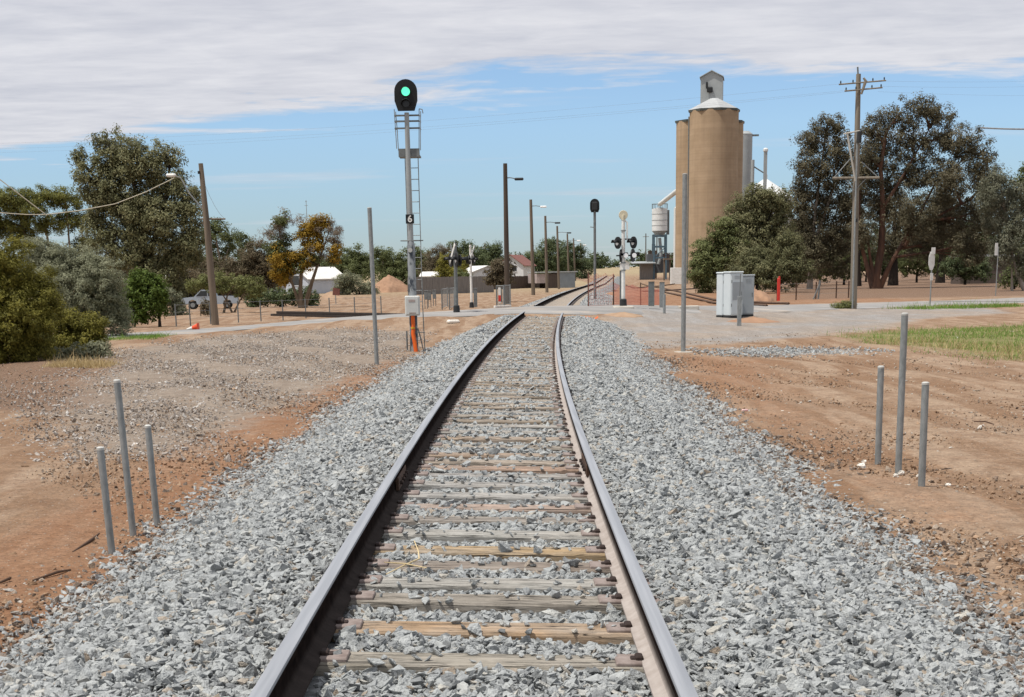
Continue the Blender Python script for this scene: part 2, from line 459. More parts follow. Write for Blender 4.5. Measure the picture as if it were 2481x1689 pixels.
def ground_mat():
    m, nt, bs, out = new_mat('dirt ground')
    tc = nt.new('ShaderNodeTexCoord').outputs['Object']
    z1 = nt.new('ShaderNodeSeparateColor'); nt.put(z1.inputs[0], nt.new('ShaderNodeAttribute', attribute_name='zone').outputs['Color'])
    z2 = nt.new('ShaderNodeSeparateColor'); nt.put(z2.inputs[0], nt.new('ShaderNodeAttribute', attribute_name='zone2').outputs['Color'])
    big = nt.noise(tc, .22, 5, .6); mid = nt.noise(tc, 1.7, 6, .7); fine = nt.noise(tc, 22, 6, .75)
    streak = nt.noise(nt.mapping(tc, (1.1, .13, 1), (0, 0, radians(-3))), 1.6, 5, .6, .3)

    def edge(sock, amt=.55):
        return nt.ramp(nt.math('ADD', sock, nt.math('MULTIPLY', nt.math('SUBTRACT', mid, .5), amt)), [(.34, 0), (.66, 1)])
    dirt = nt.mix(nt.ramp(big, [(.35, 0), (.65, 1)]), c4((0.227, 0.139, 0.084)), c4((0.273, 0.186, 0.124)))
    dirt = nt.mix(nt.ramp(streak, [(.45, 0), (.58, 1)]), dirt, c4((0.336, 0.244, 0.172)))
    dirt = nt.mix(nt.ramp(mid, [(.32, .55), (.55, 0)]), dirt, c4((0.168, 0.094, 0.055)))
    red = nt.mix(nt.ramp(mid, [(.3, 0), (.7, 1)]), c4((0.227, 0.105, 0.052)), c4((0.277, 0.150, 0.084)))
    dirt = nt.mix(nt.math('MULTIPLY', edge(z1.outputs[2], 1.1), .6), dirt, red)
    stony = nt.mix(nt.ramp(mid, [(.35, 0), (.65, 1)]), c4((0.210, 0.176, 0.143)), c4((0.286, 0.248, 0.210)))
    dirt = nt.mix(nt.math('MULTIPLY', edge(z2.outputs[0], 1.1), .8), dirt, stony)
    litter = nt.mix(nt.ramp(fine, [(.35, 0), (.65, 1)]), c4((0.101, 0.063, 0.042)), c4((0.252, 0.168, 0.118)))  # leaf litter tone, reused as painted tree shade on the right
    dirt = nt.mix(nt.math('MULTIPLY', edge(z2.outputs[1], .9), .95), dirt, litter)
    grav = nt.mix(nt.ramp(mid, [(.3, 0), (.7, 1)]), c4((0.244, 0.235, 0.227)), c4((0.336, 0.323, 0.311)))
    grav = nt.mix(nt.ramp(big, [(.4, 0), (.62, .85)]), grav, c4((0.319, 0.252, 0.193)))
    grav = nt.mix(nt.ramp(streak, [(.44, .5), (.6, 0)]), grav, c4((.23, .2, .175)))
    dirt = nt.mix(edge(z1.outputs[0], .7), dirt, grav)
    grass = nt.mix(nt.ramp(mid, [(.35, 0), (.62, 1)]), c4((0.252, 0.218, 0.109)), c4((0.134, 0.160, 0.042)))
    dirt = nt.mix(nt.math('MULTIPLY', edge(z1.outputs[1], .7), .85), dirt, grass)
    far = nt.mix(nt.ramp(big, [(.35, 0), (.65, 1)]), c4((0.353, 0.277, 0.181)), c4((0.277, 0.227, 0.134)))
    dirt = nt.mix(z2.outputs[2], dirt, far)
    # grit
    dirt = nt.mix(1.0, dirt, nt.ramp(nt.noise(tc, 6, 5, .7), [(.3, .8), (.5, 1.0), (.7, 1.15)]), 'MULTIPLY')
    dirt = nt.mix(1.0, dirt, nt.ramp(fine, [(.25, .55), (.5, 1.0), (.75, 1.35)]), 'MULTIPLY')
    vo = nt.new('ShaderNodeTexVoronoi', feature='F1'); vo.inputs['Scale'].default_value = 30; nt.put(vo.inputs['Vector'], tc)
    vs = nt.new('ShaderNodeSeparateColor'); nt.put(vs.inputs[0], vo.outputs['Color'])
    spot = nt.math('MULTIPLY', nt.ramp(vo.outputs['Distance'], [(.2, 1), (.36, 0)]), nt.ramp(vs.outputs[0], [(.62, 0), (.7, 1)]))
    dirt = nt.mix(nt.math('MULTIPLY', spot, .75), dirt, nt.ramp(vs.outputs[1], [(0, (.1, .07, .05)), (.5, (.3, .22, .16)), (1, (.58, .52, .45))]))
    nt.put(bs.inputs['Base Color'], dirt); bs.inputs['Roughness'].default_value = .95; bs.inputs['Specular IOR Level'].default_value = .1
    b = nt.new('ShaderNodeBump'); b.inputs['Strength'].default_value = .9; b.inputs['Distance'].default_value = .06
    clod = nt.noise(tc, 7, 5, .7)
    hh = nt.math('ADD', nt.math('ADD', nt.math('MULTIPLY', mid, .9), nt.math('MULTIPLY', clod, .7)), nt.math('ADD', nt.math('MULTIPLY', fine, .42), nt.math('MULTIPLY', spot, .25)))
    nt.put(b.inputs['Height'], hh); nt.l.new(b.outputs[0], bs.inputs['Normal'])
    return m


M['ground'] = ground_mat()


def road_mat():
    m, nt, bs, out = new_mat('grey road surface')
    tc = nt.new('ShaderNodeTexCoord').outputs['Object']
    big = nt.noise(nt.mapping(tc, (.35, 1, 1), (0, 0, radians(-25))), .9, 5, .6); fine = nt.noise(tc, 30, 5, .7)
    c = nt.mix(nt.ramp(big, [(.35, 0), (.65, 1)]), c4((.2, .195, .19)), c4((.31, .298, .285)))
    c = nt.mix(nt.ramp(nt.noise(tc, .35, 4, .6), [(.55, 0), (.72, .6)]), c, c4((.5, .4, .3)))
    c = nt.mix(1.0, c, nt.ramp(fine, [(.25, .78), (.75, 1.18)]), 'MULTIPLY')
    nt.put(bs.inputs['Base Color'], c); bs.inputs['Roughness'].default_value = .9
    b = nt.new('ShaderNodeBump'); b.inputs['Strength'].default_value = .5; b.inputs['Distance'].default_value = .02
    nt.put(b.inputs['Height'], fine); nt.l.new(b.outputs[0], bs.inputs['Normal'])
    return m


M['road'] = road_mat()


def emit_mat(name, c, s, base=None):
    m, nt, bs, out = new_mat(name)
    bs.inputs['Base Color'].default_value = c4(base or c); bs.inputs['Emission Color'].default_value = c4(c); bs.inputs['Emission Strength'].default_value = s
    return m


M['green_lamp'] = emit_mat('lit green signal lamp', (.12, .95, .52), 1.3)
M['lens_dark'] = mat('dark unlit lens', (.012, .012, .014), None, .25, spec=.5)
M['lens_bright'] = mat('polished lamp reflector', (.92, .93, .92), (.88, .89, .88), .3, .1, spec=.6)


def net_mat():
    return mat('faded orange barrier netting', (.62, .22, .17), (.5, .18, .14), .7)


M['net'] = net_mat()


# ------------------------------------------------------------------ zones and ground
def poly_sdf(P, poly):
    """signed distance, positive inside"""
    poly = np.array(poly, float); n = len(poly)
    d = np.full(len(P), 1e9); ins = np.zeros(len(P), bool)
    for i in range(n):
        a = poly[i]; b = poly[(i + 1) % n]
        e = b - a; w = P - a
        t = np.clip((w @ e) / (e @ e), 0, 1)
        q = w - t[:, None] * e
        d = np.minimum(d, np.hypot(q[:, 0], q[:, 1]))
        c = (a[1] > P[:, 1]) != (b[1] > P[:, 1])
        with np.errstate(divide='ignore', invalid='ignore'):
            xi = (b[0] - a[0]) * (P[:, 1] - a[1]) / (b[1] - a[1] if b[1] != a[1] else 1e-9) + a[0]
        ins ^= c & (P[:, 0] < xi)
    return np.where(ins, d, -d)


def zone(P, poly, soft):
    return np.clip(.5 + poly_sdf(P, poly) / (2 * soft), 0, 1)


APRON = [(3.4, 62), (6, 74), (10, 80), (16, 84), (24, 82), (22, 70), (16.3, 64), (13, 54.3), (9.7, 49.6), (6.5, 45.4), (3.9, 43.2), (3.0, 50)]
STRIP = [(5.3, 42.4), (7.5, 42.2), (9.2, 40.2), (8.6, 38.2), (6.6, 37.9), (5.3, 39)]
GRASS = [(10.0, 49.0), (12.2, 52.4), (17.6, 55.2), (24, 57), (40, 58), (40, 33), (14, 32), (11.1, 34.6), (10.7, 38.2), (9.9, 43.6)]
STONY = [(-7.9, 26.5), (-9.2, 36), (-11.5, 47), (-10, 57), (-6, 60), (-3.2, 57), (-2.6, 43), (-3.2, 33), (-3.7, 23), (-4.0, 18.5), (-5.2, 19), (-6.6, 23.5)]
RED_L = [(-4.3, 8), (-4.0, 14), (-4.2, 19), (-4.0, 24), (-3.5, 30), (-3.0, 40), (-2.5, 40), (-2.5, 8)]
RED_R = [(2.8, 12), (3.0, 22), (2.8, 34), (3.2, 42), (4.6, 41), (6.5, 36), (4.6, 22), (4.3, 12)]
RED_YARD = [(8, 100), (10, 130), (18, 150), (26, 150), (26, 98), (14, 92)]
LITTER = [(-7.0, 26), (-9, 34), (-10.5, 44), (-22, 50), (-22, 26), (-12, 24)]
GRASS_L = [(-14.5, 56), (-12.5, 58.5), (-11.9, 57.5), (-12.3, 55), (-14.5, 53.5)]
TREE_SHADE_R = [(16, 108), (20, 128), (26, 170), (26, 330), (190, 330), (150, 100), (40, 106)]  # ground browned under the right trees to stand for their shadows


def axis(parts):
    out = []
    for a, b, s in parts: out += list(np.arange(a, b, s))
    return np.array(out + [parts[-1][1]])


gx = axis([(-2500, -400, 150), (-400, -80, 20), (-80, -24, 2.5), (-24, -12, .6), (-12, 12, .3), (12, 24, .6), (24, 80, 2.5), (80, 400, 20), (400, 2500, 150)])
gy = axis([(-60, 0, 6), (0, 5, 1), (5, 35, .3), (35, 100, .45), (100, 180, 1.6), (180, 420, 8), (420, 900, 25), (900, 4000, 150)])
XX, YY = np.meshgrid(gx, gy)
P2 = np.stack([XX.ravel(), YY.ravel()], 1)
Z = hgt(P2[:, 0], P2[:, 1])
und = .025 * np.sin(P2[:, 0] * 1.3 + .6 * np.sin(P2[:, 1] * .5)) * np.sin(P2[:, 1] * .7 + P2[:, 0] * .4) + .015 * np.sin(P2[:, 0] * 3.1 + P2[:, 1] * 1.1)
und *= (np.abs(P2[:, 1] - 40) < 70) & (np.abs(P2[:, 0]) < 24)
ub = P2[:, 0] - cen(np.clip(P2[:, 1], 0, 400))
und *= np.clip((np.abs(ub) - 2.2) / 1.2, 0, 1)
Z = Z + und - .02 * (np.abs(ub) < 2)
nx, ny = len(gx), len(gy)
ii, jj = np.meshgrid(np.arange(nx - 1), np.arange(ny - 1))
a0 = (jj * nx + ii).ravel()
Fg = np.stack([a0, a0 + 1, a0 + nx + 1, a0 + nx], 1)
zr = np.maximum(zone(P2, APRON, 1.6), zone(P2, STRIP, 1.0) * .7)
zg = np.maximum(zone(P2, GRASS, 1.8) * .8, zone(P2, GRASS_L, .8) * .8)
zb = np.maximum.reduce([zone(P2, RED_L, .5), zone(P2, RED_R, 1.2) * .62, zone(P2, RED_YARD, 4)])
z2r = zone(P2, STONY, 1.2); z2g = np.maximum(zone(P2, LITTER, 2.0), zone(P2, TREE_SHADE_R, 6) * .72)
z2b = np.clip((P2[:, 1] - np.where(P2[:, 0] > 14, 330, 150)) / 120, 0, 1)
one = np.ones(len(P2))
ground = mesh_np('ground', np.column_stack([P2, Z]), Fg, M['ground'], smooth=True,
                 attrs={'zone': ('FLOAT_COLOR', np.stack([zr, zg, zb, one], 1)), 'zone2': ('FLOAT_COLOR', np.stack([z2r, z2g, z2b, one], 1))})
tag(ground, kind='structure')


def strip_mesh(name, pts, w, dz, m, n_across=8, jit=.25):
    """road draped on the terrain along a centre line"""
    pts = np.array(pts, float)
    seg = np.hypot(*np.diff(pts, axis=0).T); s = np.concatenate([[0], np.cumsum(seg)])
    ss = np.arange(0, s[-1], .5)
    px = np.interp(ss, s, pts[:, 0]); py = np.interp(ss, s, pts[:, 1])
    k = np.ones(9) / 9
    px = np.convolve(np.pad(px, 4, 'edge'), k, 'valid'); py = np.convolve(np.pad(py, 4, 'edge'), k, 'valid')
    tx = np.gradient(px); ty = np.gradient(py); ln = np.hypot(tx, ty); nxx = -ty / ln; nyy = tx / ln
    V = []
    j1 = np.convolve(RNG.normal(0, jit, len(ss) + 4), np.ones(5) / 5, 'valid') * 2
    j2 = np.convolve(RNG.normal(0, jit, len(ss) + 4), np.ones(5) / 5, 'valid') * 2
    ww = np.interp(ss, s, w) if hasattr(w, '__len__') else np.full(len(ss), w)
    for q in range(n_across + 1):
        u = q / n_across
        o = -ww / 2 + u * ww + (j1 * (1 - u) ** 2 + j2 * u ** 2)
        x = px + nxx * o; y = py + nyy * o
        e = min(u, 1 - u)
        V.append(np.stack([x, y, hgt(x, y) + (dz if e > .05 else -.01)], 1))
    V = np.stack(V, 1).reshape(-1, 3); na = n_across + 1
    i, j = np.meshgrid(np.arange(n_across), np.arange(len(ss) - 1))
    a = (j * na + i).ravel()
    o = mesh_np(name, V, np.stack([a, a + 1, a + na + 1, a + na], 1), m, smooth=True)
    return tag(o, kind='structure')


strip_mesh('road', [(-60, 40), (-22, 55), (-15, 58.5), (-11.5, 62), (-8, 66.5), (-4, 69.5), (1.5, 72), (5.5, 75), (11, 80), (18, 87), (28, 92), (60, 99), (110, 108)],
           [5.5, 5, 4.4, 4.2, 5, 8, 11, 10, 9, 9, 10, 10, 10], .04, M['road'])
strip_mesh('side_road', [(26, 90), (38, 100), (52, 116), (90, 134)], 9, .055, mat('dark gravel bank', (.3, .285, .27), (.22, .21, .2), .95, 0, 2, (1, 1, 1), .6, 12))

# ------------------------------------------------------------------ ballast, sleepers, rails
UL, UR = -2.72, 2.98


def bz(u):
    """ballast surface height over the formation, lateral offset u"""
    u = np.asarray(u, float)
    z = np.interp(u, [UL, -2.1, -1.5, -1.2, -.86, -.8, .8, .86, 1.2, 1.5, 2.3, UR], [0, .2, .4, .425, .415, .37, .37, .415, .425, .4, .17, 0])
    return z


TRACK_Y = [(2.0, 62.5), (72.0, 330.0)]
SL_Y = [6.55, 7.19, 7.86, 8.31, 8.82, 9.34, 9.97, 10.55, 11.15, 11.76, 12.39, 12.95, 13.48, 13.94, 14.5, 15.22, 16.01, 16.66, 17.36, 17.97]
while SL_Y[-1] < 60.5: SL_Y.append(SL_Y[-1] + random.uniform(.56, .68))
SLA = np.array(SL_Y)


def ballast(y0, y1, step):
    ys = np.arange(y0, y1, step); us = np.array([-3.0, UL, -2.4, -2.1, -1.75, -1.5, -1.2, -.88, -.78, 0, .78, .88, 1.2, 1.5, 1.8, 2.3, 2.65, UR, 3.25])
    c = cen(ys); t = np.gradient(c, ys); nrm = np.stack([np.ones_like(t), -t], 1); nrm /= np.linalg.norm(nrm, axis=1)[:, None]
    V = []; D = []
    for u in us:
        x = c + nrm[:, 0] * u; y = ys + nrm[:, 1] * u
        z = bz(u) * np.interp(ys, [0, 400], [1, 1]) - CANT * u * (abs(u) < 1.7) - .02
        if abs(u) > 2.9: z = z - .15
        b = np.interp(x, _rx, _rz) * np.exp(-((y - road_y(x)) / 9.0) ** 2)
        z = z + np.interp(y, [230, 330, 600], [0, .9, 2.9])
        V.append(np.stack([x, y, z + 0 * b], 1))
        D.append(np.clip((ys - 36) / 16, 0, 1) * (abs(u) < 1.3) * .9 + (.5 * (abs(u) < 1.0)) * np.clip((ys - 18) / 18, 0, 1) * .5)
    V = np.stack(V, 1).reshape(-1, 3); D = np.clip(np.stack(D, 1).ravel(), 0, 1); na = len(us)
    i, j = np.meshgrid(np.arange(na - 1), np.arange(len(ys) - 1)); a = (j * na + i).ravel()
    return V, np.stack([a, a + 1, a + na + 1, a + na], 1), D


Vb, Fb, Db = ballast(2, 64, .25)
o = mesh_np('ballast_bed', Vb, Fb, M['ballast_bed'], smooth=True, attrs={'dust': ('FLOAT', Db)}); tag(o, kind='structure')
Vb, Fb, Db = ballast(70, 330, 1.0)
o = mesh_np('ballast_bed_beyond_road', Vb, Fb, M['ballast_bed'], smooth=True, attrs={'dust': ('FLOAT', Db)}); o.name = 'ballast_bed.001'; tag(o, kind='structure')


def rock_group(m, nvar=12, flat=.56, seed0=0, sub=1):
    """geometry nodes: angular rocks (convex hulls of scrambled icospheres) on the points of this mesh"""
    ng = bpy.data.node_groups.new('scatter_rocks', 'GeometryNodeTree')
    ng.interface.new_socket('Geometry', in_out='INPUT', socket_type='NodeSocketGeometry')
    ng.interface.new_socket('Geometry', in_out='OUTPUT', socket_type='NodeSocketGeometry')
    nt = NT(ng)
    gi = nt.new('NodeGroupInput'); go = nt.new('NodeGroupOutput')
    g2i = nt.new('GeometryNodeGeometryToInstance')
    for i in range(nvar):
        ico = nt.new('GeometryNodeMeshIcoSphere'); ico.inputs['Radius'].default_value = .5; ico.inputs['Subdivisions'].default_value = sub
        rv = nt.new('FunctionNodeRandomValue', data_type='FLOAT_VECTOR')
        rv.inputs[0].default_value = (-.27,) * 3; rv.inputs[1].default_value = (.27,) * 3; rv.inputs[8].default_value = seed0 + i
        sp = nt.new('GeometryNodeSetPosition'); nt.l.new(ico.outputs[0], sp.inputs['Geometry']); nt.l.new(rv.outputs[0], sp.inputs['Offset'])
        tr = nt.new('GeometryNodeTransform'); nt.l.new(sp.outputs[0], tr.inputs['Geometry'])
        tr.inputs['Scale'].default_value = (random.uniform(1.0, 1.3), random.uniform(.6, .95), flat * random.uniform(.6, 1.2))
        ch = nt.new('GeometryNodeConvexHull'); nt.l.new(tr.outputs[0], ch.inputs[0])
        nt.l.new(ch.outputs[0], g2i.inputs[0])
    iop = nt.new('GeometryNodeInstanceOnPoints')
    nt.l.new(gi.outputs[0], iop.inputs['Points']); nt.l.new(g2i.outputs[0], iop.inputs['Instance']); iop.inputs['Pick Instance'].default_value = True
    ri = nt.new('FunctionNodeRandomValue', data_type='INT'); ri.inputs[4].default_value = 0; ri.inputs[5].default_value = nvar - 1; ri.inputs[8].default_value = 5
    nt.l.new(ri.outputs[2], iop.inputs['Instance Index'])
    ro = nt.new('GeometryNodeInputNamedAttribute', data_type='FLOAT_VECTOR'); ro.inputs['Name'].default_value = 'rot'
    nt.l.new(ro.outputs[0], iop.inputs['Rotation'])
    sc = nt.new('GeometryNodeInputNamedAttribute', data_type='FLOAT'); sc.inputs['Name'].default_value = 'sc'
    nt.l.new(sc.outputs[0], iop.inputs['Scale'])
    sm = nt.new('GeometryNodeSetMaterial'); nt.l.new(iop.outputs[0], sm.inputs['Geometry']); sm.inputs['Material'].default_value = m
    nt.l.new(sm.outputs[0], go.inputs[0])
    return ng


def rocks(name, P, sc, ng, tilt=.7, m=None):
    n = len(P)
    rot = np.stack([RNG.normal(0, tilt, n), RNG.normal(0, tilt, n), RNG.uniform(0, 6.283, n)], 1)
    me = bpy.data.meshes.new(name); me.vertices.add(n); me.vertices.foreach_set('co', np.asarray(P, np.float32).ravel())
    a = me.attributes.new('sc', 'FLOAT', 'POINT'); a.data.foreach_set('value', np.asarray(sc, np.float32))
    a = me.attributes.new('rot', 'FLOAT_VECTOR', 'POINT'); a.data.foreach_set('vector', rot.astype(np.float32).ravel())
    if m: me.materials.append(m)
    o = bpy.data.objects.new(name, me); COL.objects.link(o)
    md = o.modifiers.new('scatter', 'NODES'); md.node_group = ng
    return tag(o, kind='stuff')


def to_world(y, u, z):
    c = cen(y); t = _cf.deriv()(y); l = np.hypot(1, t)
    return np.stack([c + u / l, y - u * t / l, z], 1)


def near_sleeper(y):
    i = np.clip(np.searchsorted(SLA, y), 1, len(SLA) - 1)
    return np.minimum(np.abs(y - SLA[i]), np.abs(y - SLA[i - 1]))


pp = []; ss = []
for y0, y1, den, mean in ((4.3, 12, 2300, .0385), (12, 22, 1600, .042), (22, 36, 950, .05), (36, 63, 440, .064)):
    n = int((y1 - y0) * (UR - UL + .5) * den)
    y = RNG.uniform(y0, y1, n); u = RNG.uniform(UL - .3, UR + .3, n)
    s = np.clip(RNG.lognormal(np.log(mean * .97), .36, n), .018, .1)
    z = bz(u) - CANT * u * (np.abs(u) < 1.7) + RNG.uniform(-.03, .012, n)
    ns = near_sleeper(y)
    on = (np.abs(u) < .86) & (ns < .125)
    keep = ~on | (RNG.uniform(0, 1, n) < .035)
    z = np.where(on, .405 - CANT * u + s * .12, z)
    rail = np.abs(np.abs(u) - .7525) < .085
    keep &= ~rail
    inner = (np.abs(u) < .68) & ~on
    z = np.where(inner, z - .002 + .018 * np.sin(y * 3.1 + u * 2), z)
    dust = np.clip((y - 32) / 18, 0, 1) * (np.abs(u) < 1.3)
    keep &= RNG.uniform(0, 1, n) > dust * .85
    edge = np.maximum(UL - u, u - UR) + .16 * np.sin(y * 1.1) * np.sin(y * .43 + 1) + .08 * np.sin(y * 3.7); keep &= RNG.uniform(0, 1, n) > np.clip((edge + .4) / .75, 0, .97)
    if y1 > 50: keep &= y < 63 - np.abs(u) * .3
    pp.append(to_world(y[keep], u[keep], z[keep])); ss.append(s[keep])
PB = np.concatenate(pp); SB = np.concatenate(ss)
RG = rock_group(M['ballast_stone'])
rocks('ballast_stones', PB, SB, RG, .5, M['ballast_stone'])
# ballast beyond the road, coarse
n = 16000; y = 73 + (RNG.uniform(0, 1, n) ** 1.5) * 75; u = RNG.uniform(UL, UR, n)
kp = (np.abs(u) > 1.25) & (np.abs(np.abs(u) - .75) > .09)
rocks('ballast_stones', to_world(y[kp], u[kp], bz(u[kp])), RNG.uniform(.07, .13, kp.sum()), RG, .8, M['ballast_stone'])

# brown stones on the ballast fringe and loose gravel
RB = rock_group(M['brown_stone'], 7, .6, 40); RM = rock_group(M['mixed_stone'], 7, .6, 60); RP = rock_group(M['pebble'], 6, .6, 80)
n = 15000; y = 5 + 36 * RNG.uniform(0, 1, n) ** 1.5; side = RNG.uniform(0, 1, n) < .42
off = np.abs(RNG.normal(0, .42, n)) - .42
u = np.where(side, UL - off, UR + off * 1.35)
kp = y < 40
rocks('fringe_stones', to_world(y, u, np.where((u > UL) & (u < UR), bz(u), 0) + .006), np.clip(RNG.lognormal(np.log(.031), .42, n), .012, .075), RB, .6, M['brown_stone'])
bb = np.array(STONY); n = 66000
P = np.stack([RNG.uniform(-12, -2.4, n), 18 + 43 * RNG.uniform(0, 1, n) ** 1.25], 1)
clump = np.sin(P[:, 0] * 1.7 + 1.3 * np.sin(P[:, 1] * .8)) * np.sin(P[:, 1] * 1.1 - P[:, 0] * .7)
pk = zone(P, STONY, 1.8) * np.clip(.68 + .32 * clump, .12, 1)
kp = RNG.uniform(0, 1, n) < pk
P = P[kp]; rocks('loose_gravel', np.column_stack([P, hgt(P[:, 0], P[:, 1]) + .01]), np.clip(RNG.lognormal(np.log(.03), .42, len(P)), .013, .09), RM, .6, M['mixed_stone'])
n = 5200
P = np.stack([RNG.uniform(4.6, 9.8, n), RNG.uniform(37, 43.4, n)], 1); kp = RNG.uniform(0, 1, n) < zone(P, STRIP, 1.1) ** 1.5 * .75
P = P[kp]; rocks('loose_gravel', np.column_stack([P, hgt(P[:, 0], P[:, 1]) + .012]), np.clip(RNG.lognormal(np.log(.05), .35, len(P)), .02, .1), RG, .6, M['ballast_stone'])
# dirt clods
M['clod'] = stone_mat('dry dirt clods', [(0, (.28, .175, .105)), (.5, (.4, .265, .17)), (.9, (.47, .335, .23)), (1, (.28, .21, .165))])
RC = rock_group(M['clod'], 6, .6, 120)
n = 90000; y = 7 + 40 * RNG.uniform(0, 1, n) ** 1.35; x = RNG.uniform(-1, 1, n) * (y * .36)
u = x - cen(y); kp = (u < UL - .1) | (u > UR + .1); x = x[kp]; y = y[kp]
cl = .5 + .5 * np.sin(x * 1.3 + 2 + np.sin(y * .8)) * np.sin(y * .6 - x * .5)
near = np.clip(1.3 - np.minimum(np.abs(x - cen(y) - UL), np.abs(x - cen(y) - UR)) / 3, 0, 1)
kp = RNG.uniform(0, 1, len(x)) < (.1 + .5 * cl ** 2 + .4 * near); x = x[kp]; y = y[kp]
rocks('dirt_clods', np.stack([x, y, hgt(x, y) + .001], 1), np.clip(RNG.lognormal(np.log(.017), .5, len(x)), .007, .07), RC, .6, M['clod'])
# scattered pebbles over the dirt
n = 60000; y = 7 + 46 * RNG.uniform(0, 1, n) ** 1.3; x = RNG.uniform(-1, 1, n) * (y * .36)
u = x - cen(y); kp = (u < UL - .15) | (u > UR + .15); x = x[kp]; y = y[kp]
cl = .5 + .5 * np.sin(x * 1.9 + np.sin(y * 1.2)) * np.sin(y * .9 + x)
kp = RNG.uniform(0, 1, len(x)) < (.15 + .75 * cl ** 2)
x = x[kp]; y = y[kp]
rocks('pebbles', np.stack([x, y, hgt(x, y) + .002], 1), np.clip(RNG.lognormal(np.log(.017), .55, len(x)), .007, .075), RP, .5, M['pebble'])


# rails
def rail(name, side, label, y0, y1, group, step=.5):
    hw, fh, fw, wb = .035, .18, .07, .011
    prof = [(-fw, 0, 0, .9), (-fw, .012, 0, .9), (-.045, .02, 0, 1.), (-wb - .01, .034, 0, .95), (-wb, .06, 0, .1), (-wb, .118, 0, 0), (-.024, .134, 0, 0), (-hw, .142, 0, 0), (-hw, .1655, .0, 0), (-hw + .0005, .168, .75, 0), (-.031, .1765, 1, 0),
            (-.02, .1795, 1, 0), (.02, .1795, 1, 0), (.031, .1765, 1, 0), (hw - .0005, .168, .75, 0), (hw, .1655, .0, 0), (hw, .142, 0, 0), (.024, .134, 0, 0), (wb, .118, 0, 0), (wb, .06, 0, .1), (wb + .01, .034, 0, .95), (.045, .02, 0, 1.), (fw, .012, 0, .9), (fw, 0, 0, .9)]
    if side < 0: prof = [(a, b, c, d * (.1 if a > 0 else .9)) for a, b, c, d in prof]  # left rail: inner side kept dark, its shade put into the colour
    ys = np.arange(y0, y1 + .01, step); u0 = .7525 * side
    V = []; Zc = []
    for a, b, c, d in prof:
        u = np.full(len(ys), u0 + a)
        z = .402 + b - CANT * u0 + np.interp(ys, [230, 330, 600], [0, .9, 2.9])
        V.append(to_world(ys, u, z)); Zc.append(np.tile([c, d, 0, 1], (len(ys), 1)))
    V = np.stack(V, 1).reshape(-1, 3); Zc = np.stack(Zc, 1).reshape(-1, 4); na = len(prof)
    i, j = np.meshgrid(np.arange(na), np.arange(len(ys) - 1)); a = (j * na + i).ravel(); b = (j * na + (i + 1) % na).ravel()
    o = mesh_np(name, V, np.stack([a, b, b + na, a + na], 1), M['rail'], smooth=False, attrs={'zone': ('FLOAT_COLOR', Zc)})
    me = o.data
    me.polygons.foreach_set('use_smooth', np.ones(len(me.polygons), bool))
    try: me.set_sharp_from_angle(angle=radians(35))
    except Exception: pass
    return tag(o, label, 'rail', group)


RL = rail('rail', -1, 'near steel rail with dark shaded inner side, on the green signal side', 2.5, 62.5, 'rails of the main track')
RR = rail('rail', 1, 'near steel rail with pale dusty foot, on the silo side', 2.5, 61.5, 'rails of the main track')
rail('rail', -1, 'outer rail of the curve beyond the road, nearer the line of lamp poles', 74.5, 330, 'rails of the main track', 2)
rail('rail', 1, 'inner rail of the curve beyond the road, nearer the orange netting', 74, 330, 'rails of the main track', 2)

for R_, side in ((RL, -1), (RR, 1)):
    yj = 13.0 if side > 0 else 12.0
    for s in (-1, 1):
        m = MB(); u0 = .7525 * side + s * .026
        pts = to_world(np.array([yj - .42, yj + .42]), np.array([u0, u0]), np.array([.402 + .088 - CANT * .7525 * side] * 2))
        c = pts.mean(0); m.box(c, (.03, .84, .1), bev=.006)
        fp = m.build('fishplate', M['rust'], R_)
        for k in range(4):
            b = MB(); q = c + np.array([s * .02, -.3 + .2 * k, 0]); b.tube([q - np.array([.018, 0, 0]), q + np.array([.018, 0, 0])], .017, 6); b.build('bolt', M['clip'], fp)

# sleepers, each with two plates and their clips
TONES = [(.33, .3, .25), (.4, .275, .17), (.28, .25, .21), (.38, .37, .34), (.25, .205, .17), (.42, .3, .17), (.38, .37, .34), (.28, .25, .22), (.4, .305, .25), (.37, .36, .34), (.39, .38, .36), (.34, .33, .315), (.4, .28, .21), (.38, .32, .26), (.36, .27, .2), (.35, .31, .26), (.37, .29, .22), (.36, .34, .31)]
NAMES = ['weathered tan grey', 'warm tan', 'worn grey brown', 'pale grey', 'dark brown', 'orange tan', 'clean pale grey', 'dull grey brown', 'pinkish', 'silver grey', 'light grey', 'stone strewn grey', 'reddish', 'tan grey', 'rusty brown', 'faded brown', 'dusty tan', 'dusty grey']
ORD = ['first', 'second', 'third', 'fourth', 'fifth', 'sixth', 'seventh', 'eighth', 'ninth', 'tenth', 'eleventh', 'twelfth', 'thirteenth', 'fourteenth', 'fifteenth', 'sixteenth', 'seventeenth', 'eighteenth']


def sleeper_mesh():
    m = MB(); n = 12
    for k in range(1): m.box((0, 0, -.065), (2.6, .235, .13), bev=.012)
    return m


def make_sleeper():
    t = thing('sleeper', 'timber sleeper', 'sleeper', group='timber sleepers under the track')
    sleeper_mesh().build('timber', M['sleeper'], t)
    for s in (-1, 1):
        m = MB(); m.box((s * .7525, 0, .0055), (.36, .17, .019), bev=.005)
        pl = m.build('tie_plate', M['plate'], t)
        for q in (-1, 1):
            k = MB()
            k.box((s * .7525 + q * .078, .0, .022), (.034, .075, .022), bev=.006)
            k.box((s * .7525 + q * .1, .0, .016), (.03, .05, .014), bev=.004)
            k.build('rail_clip', M['clip'], pl)
    return t


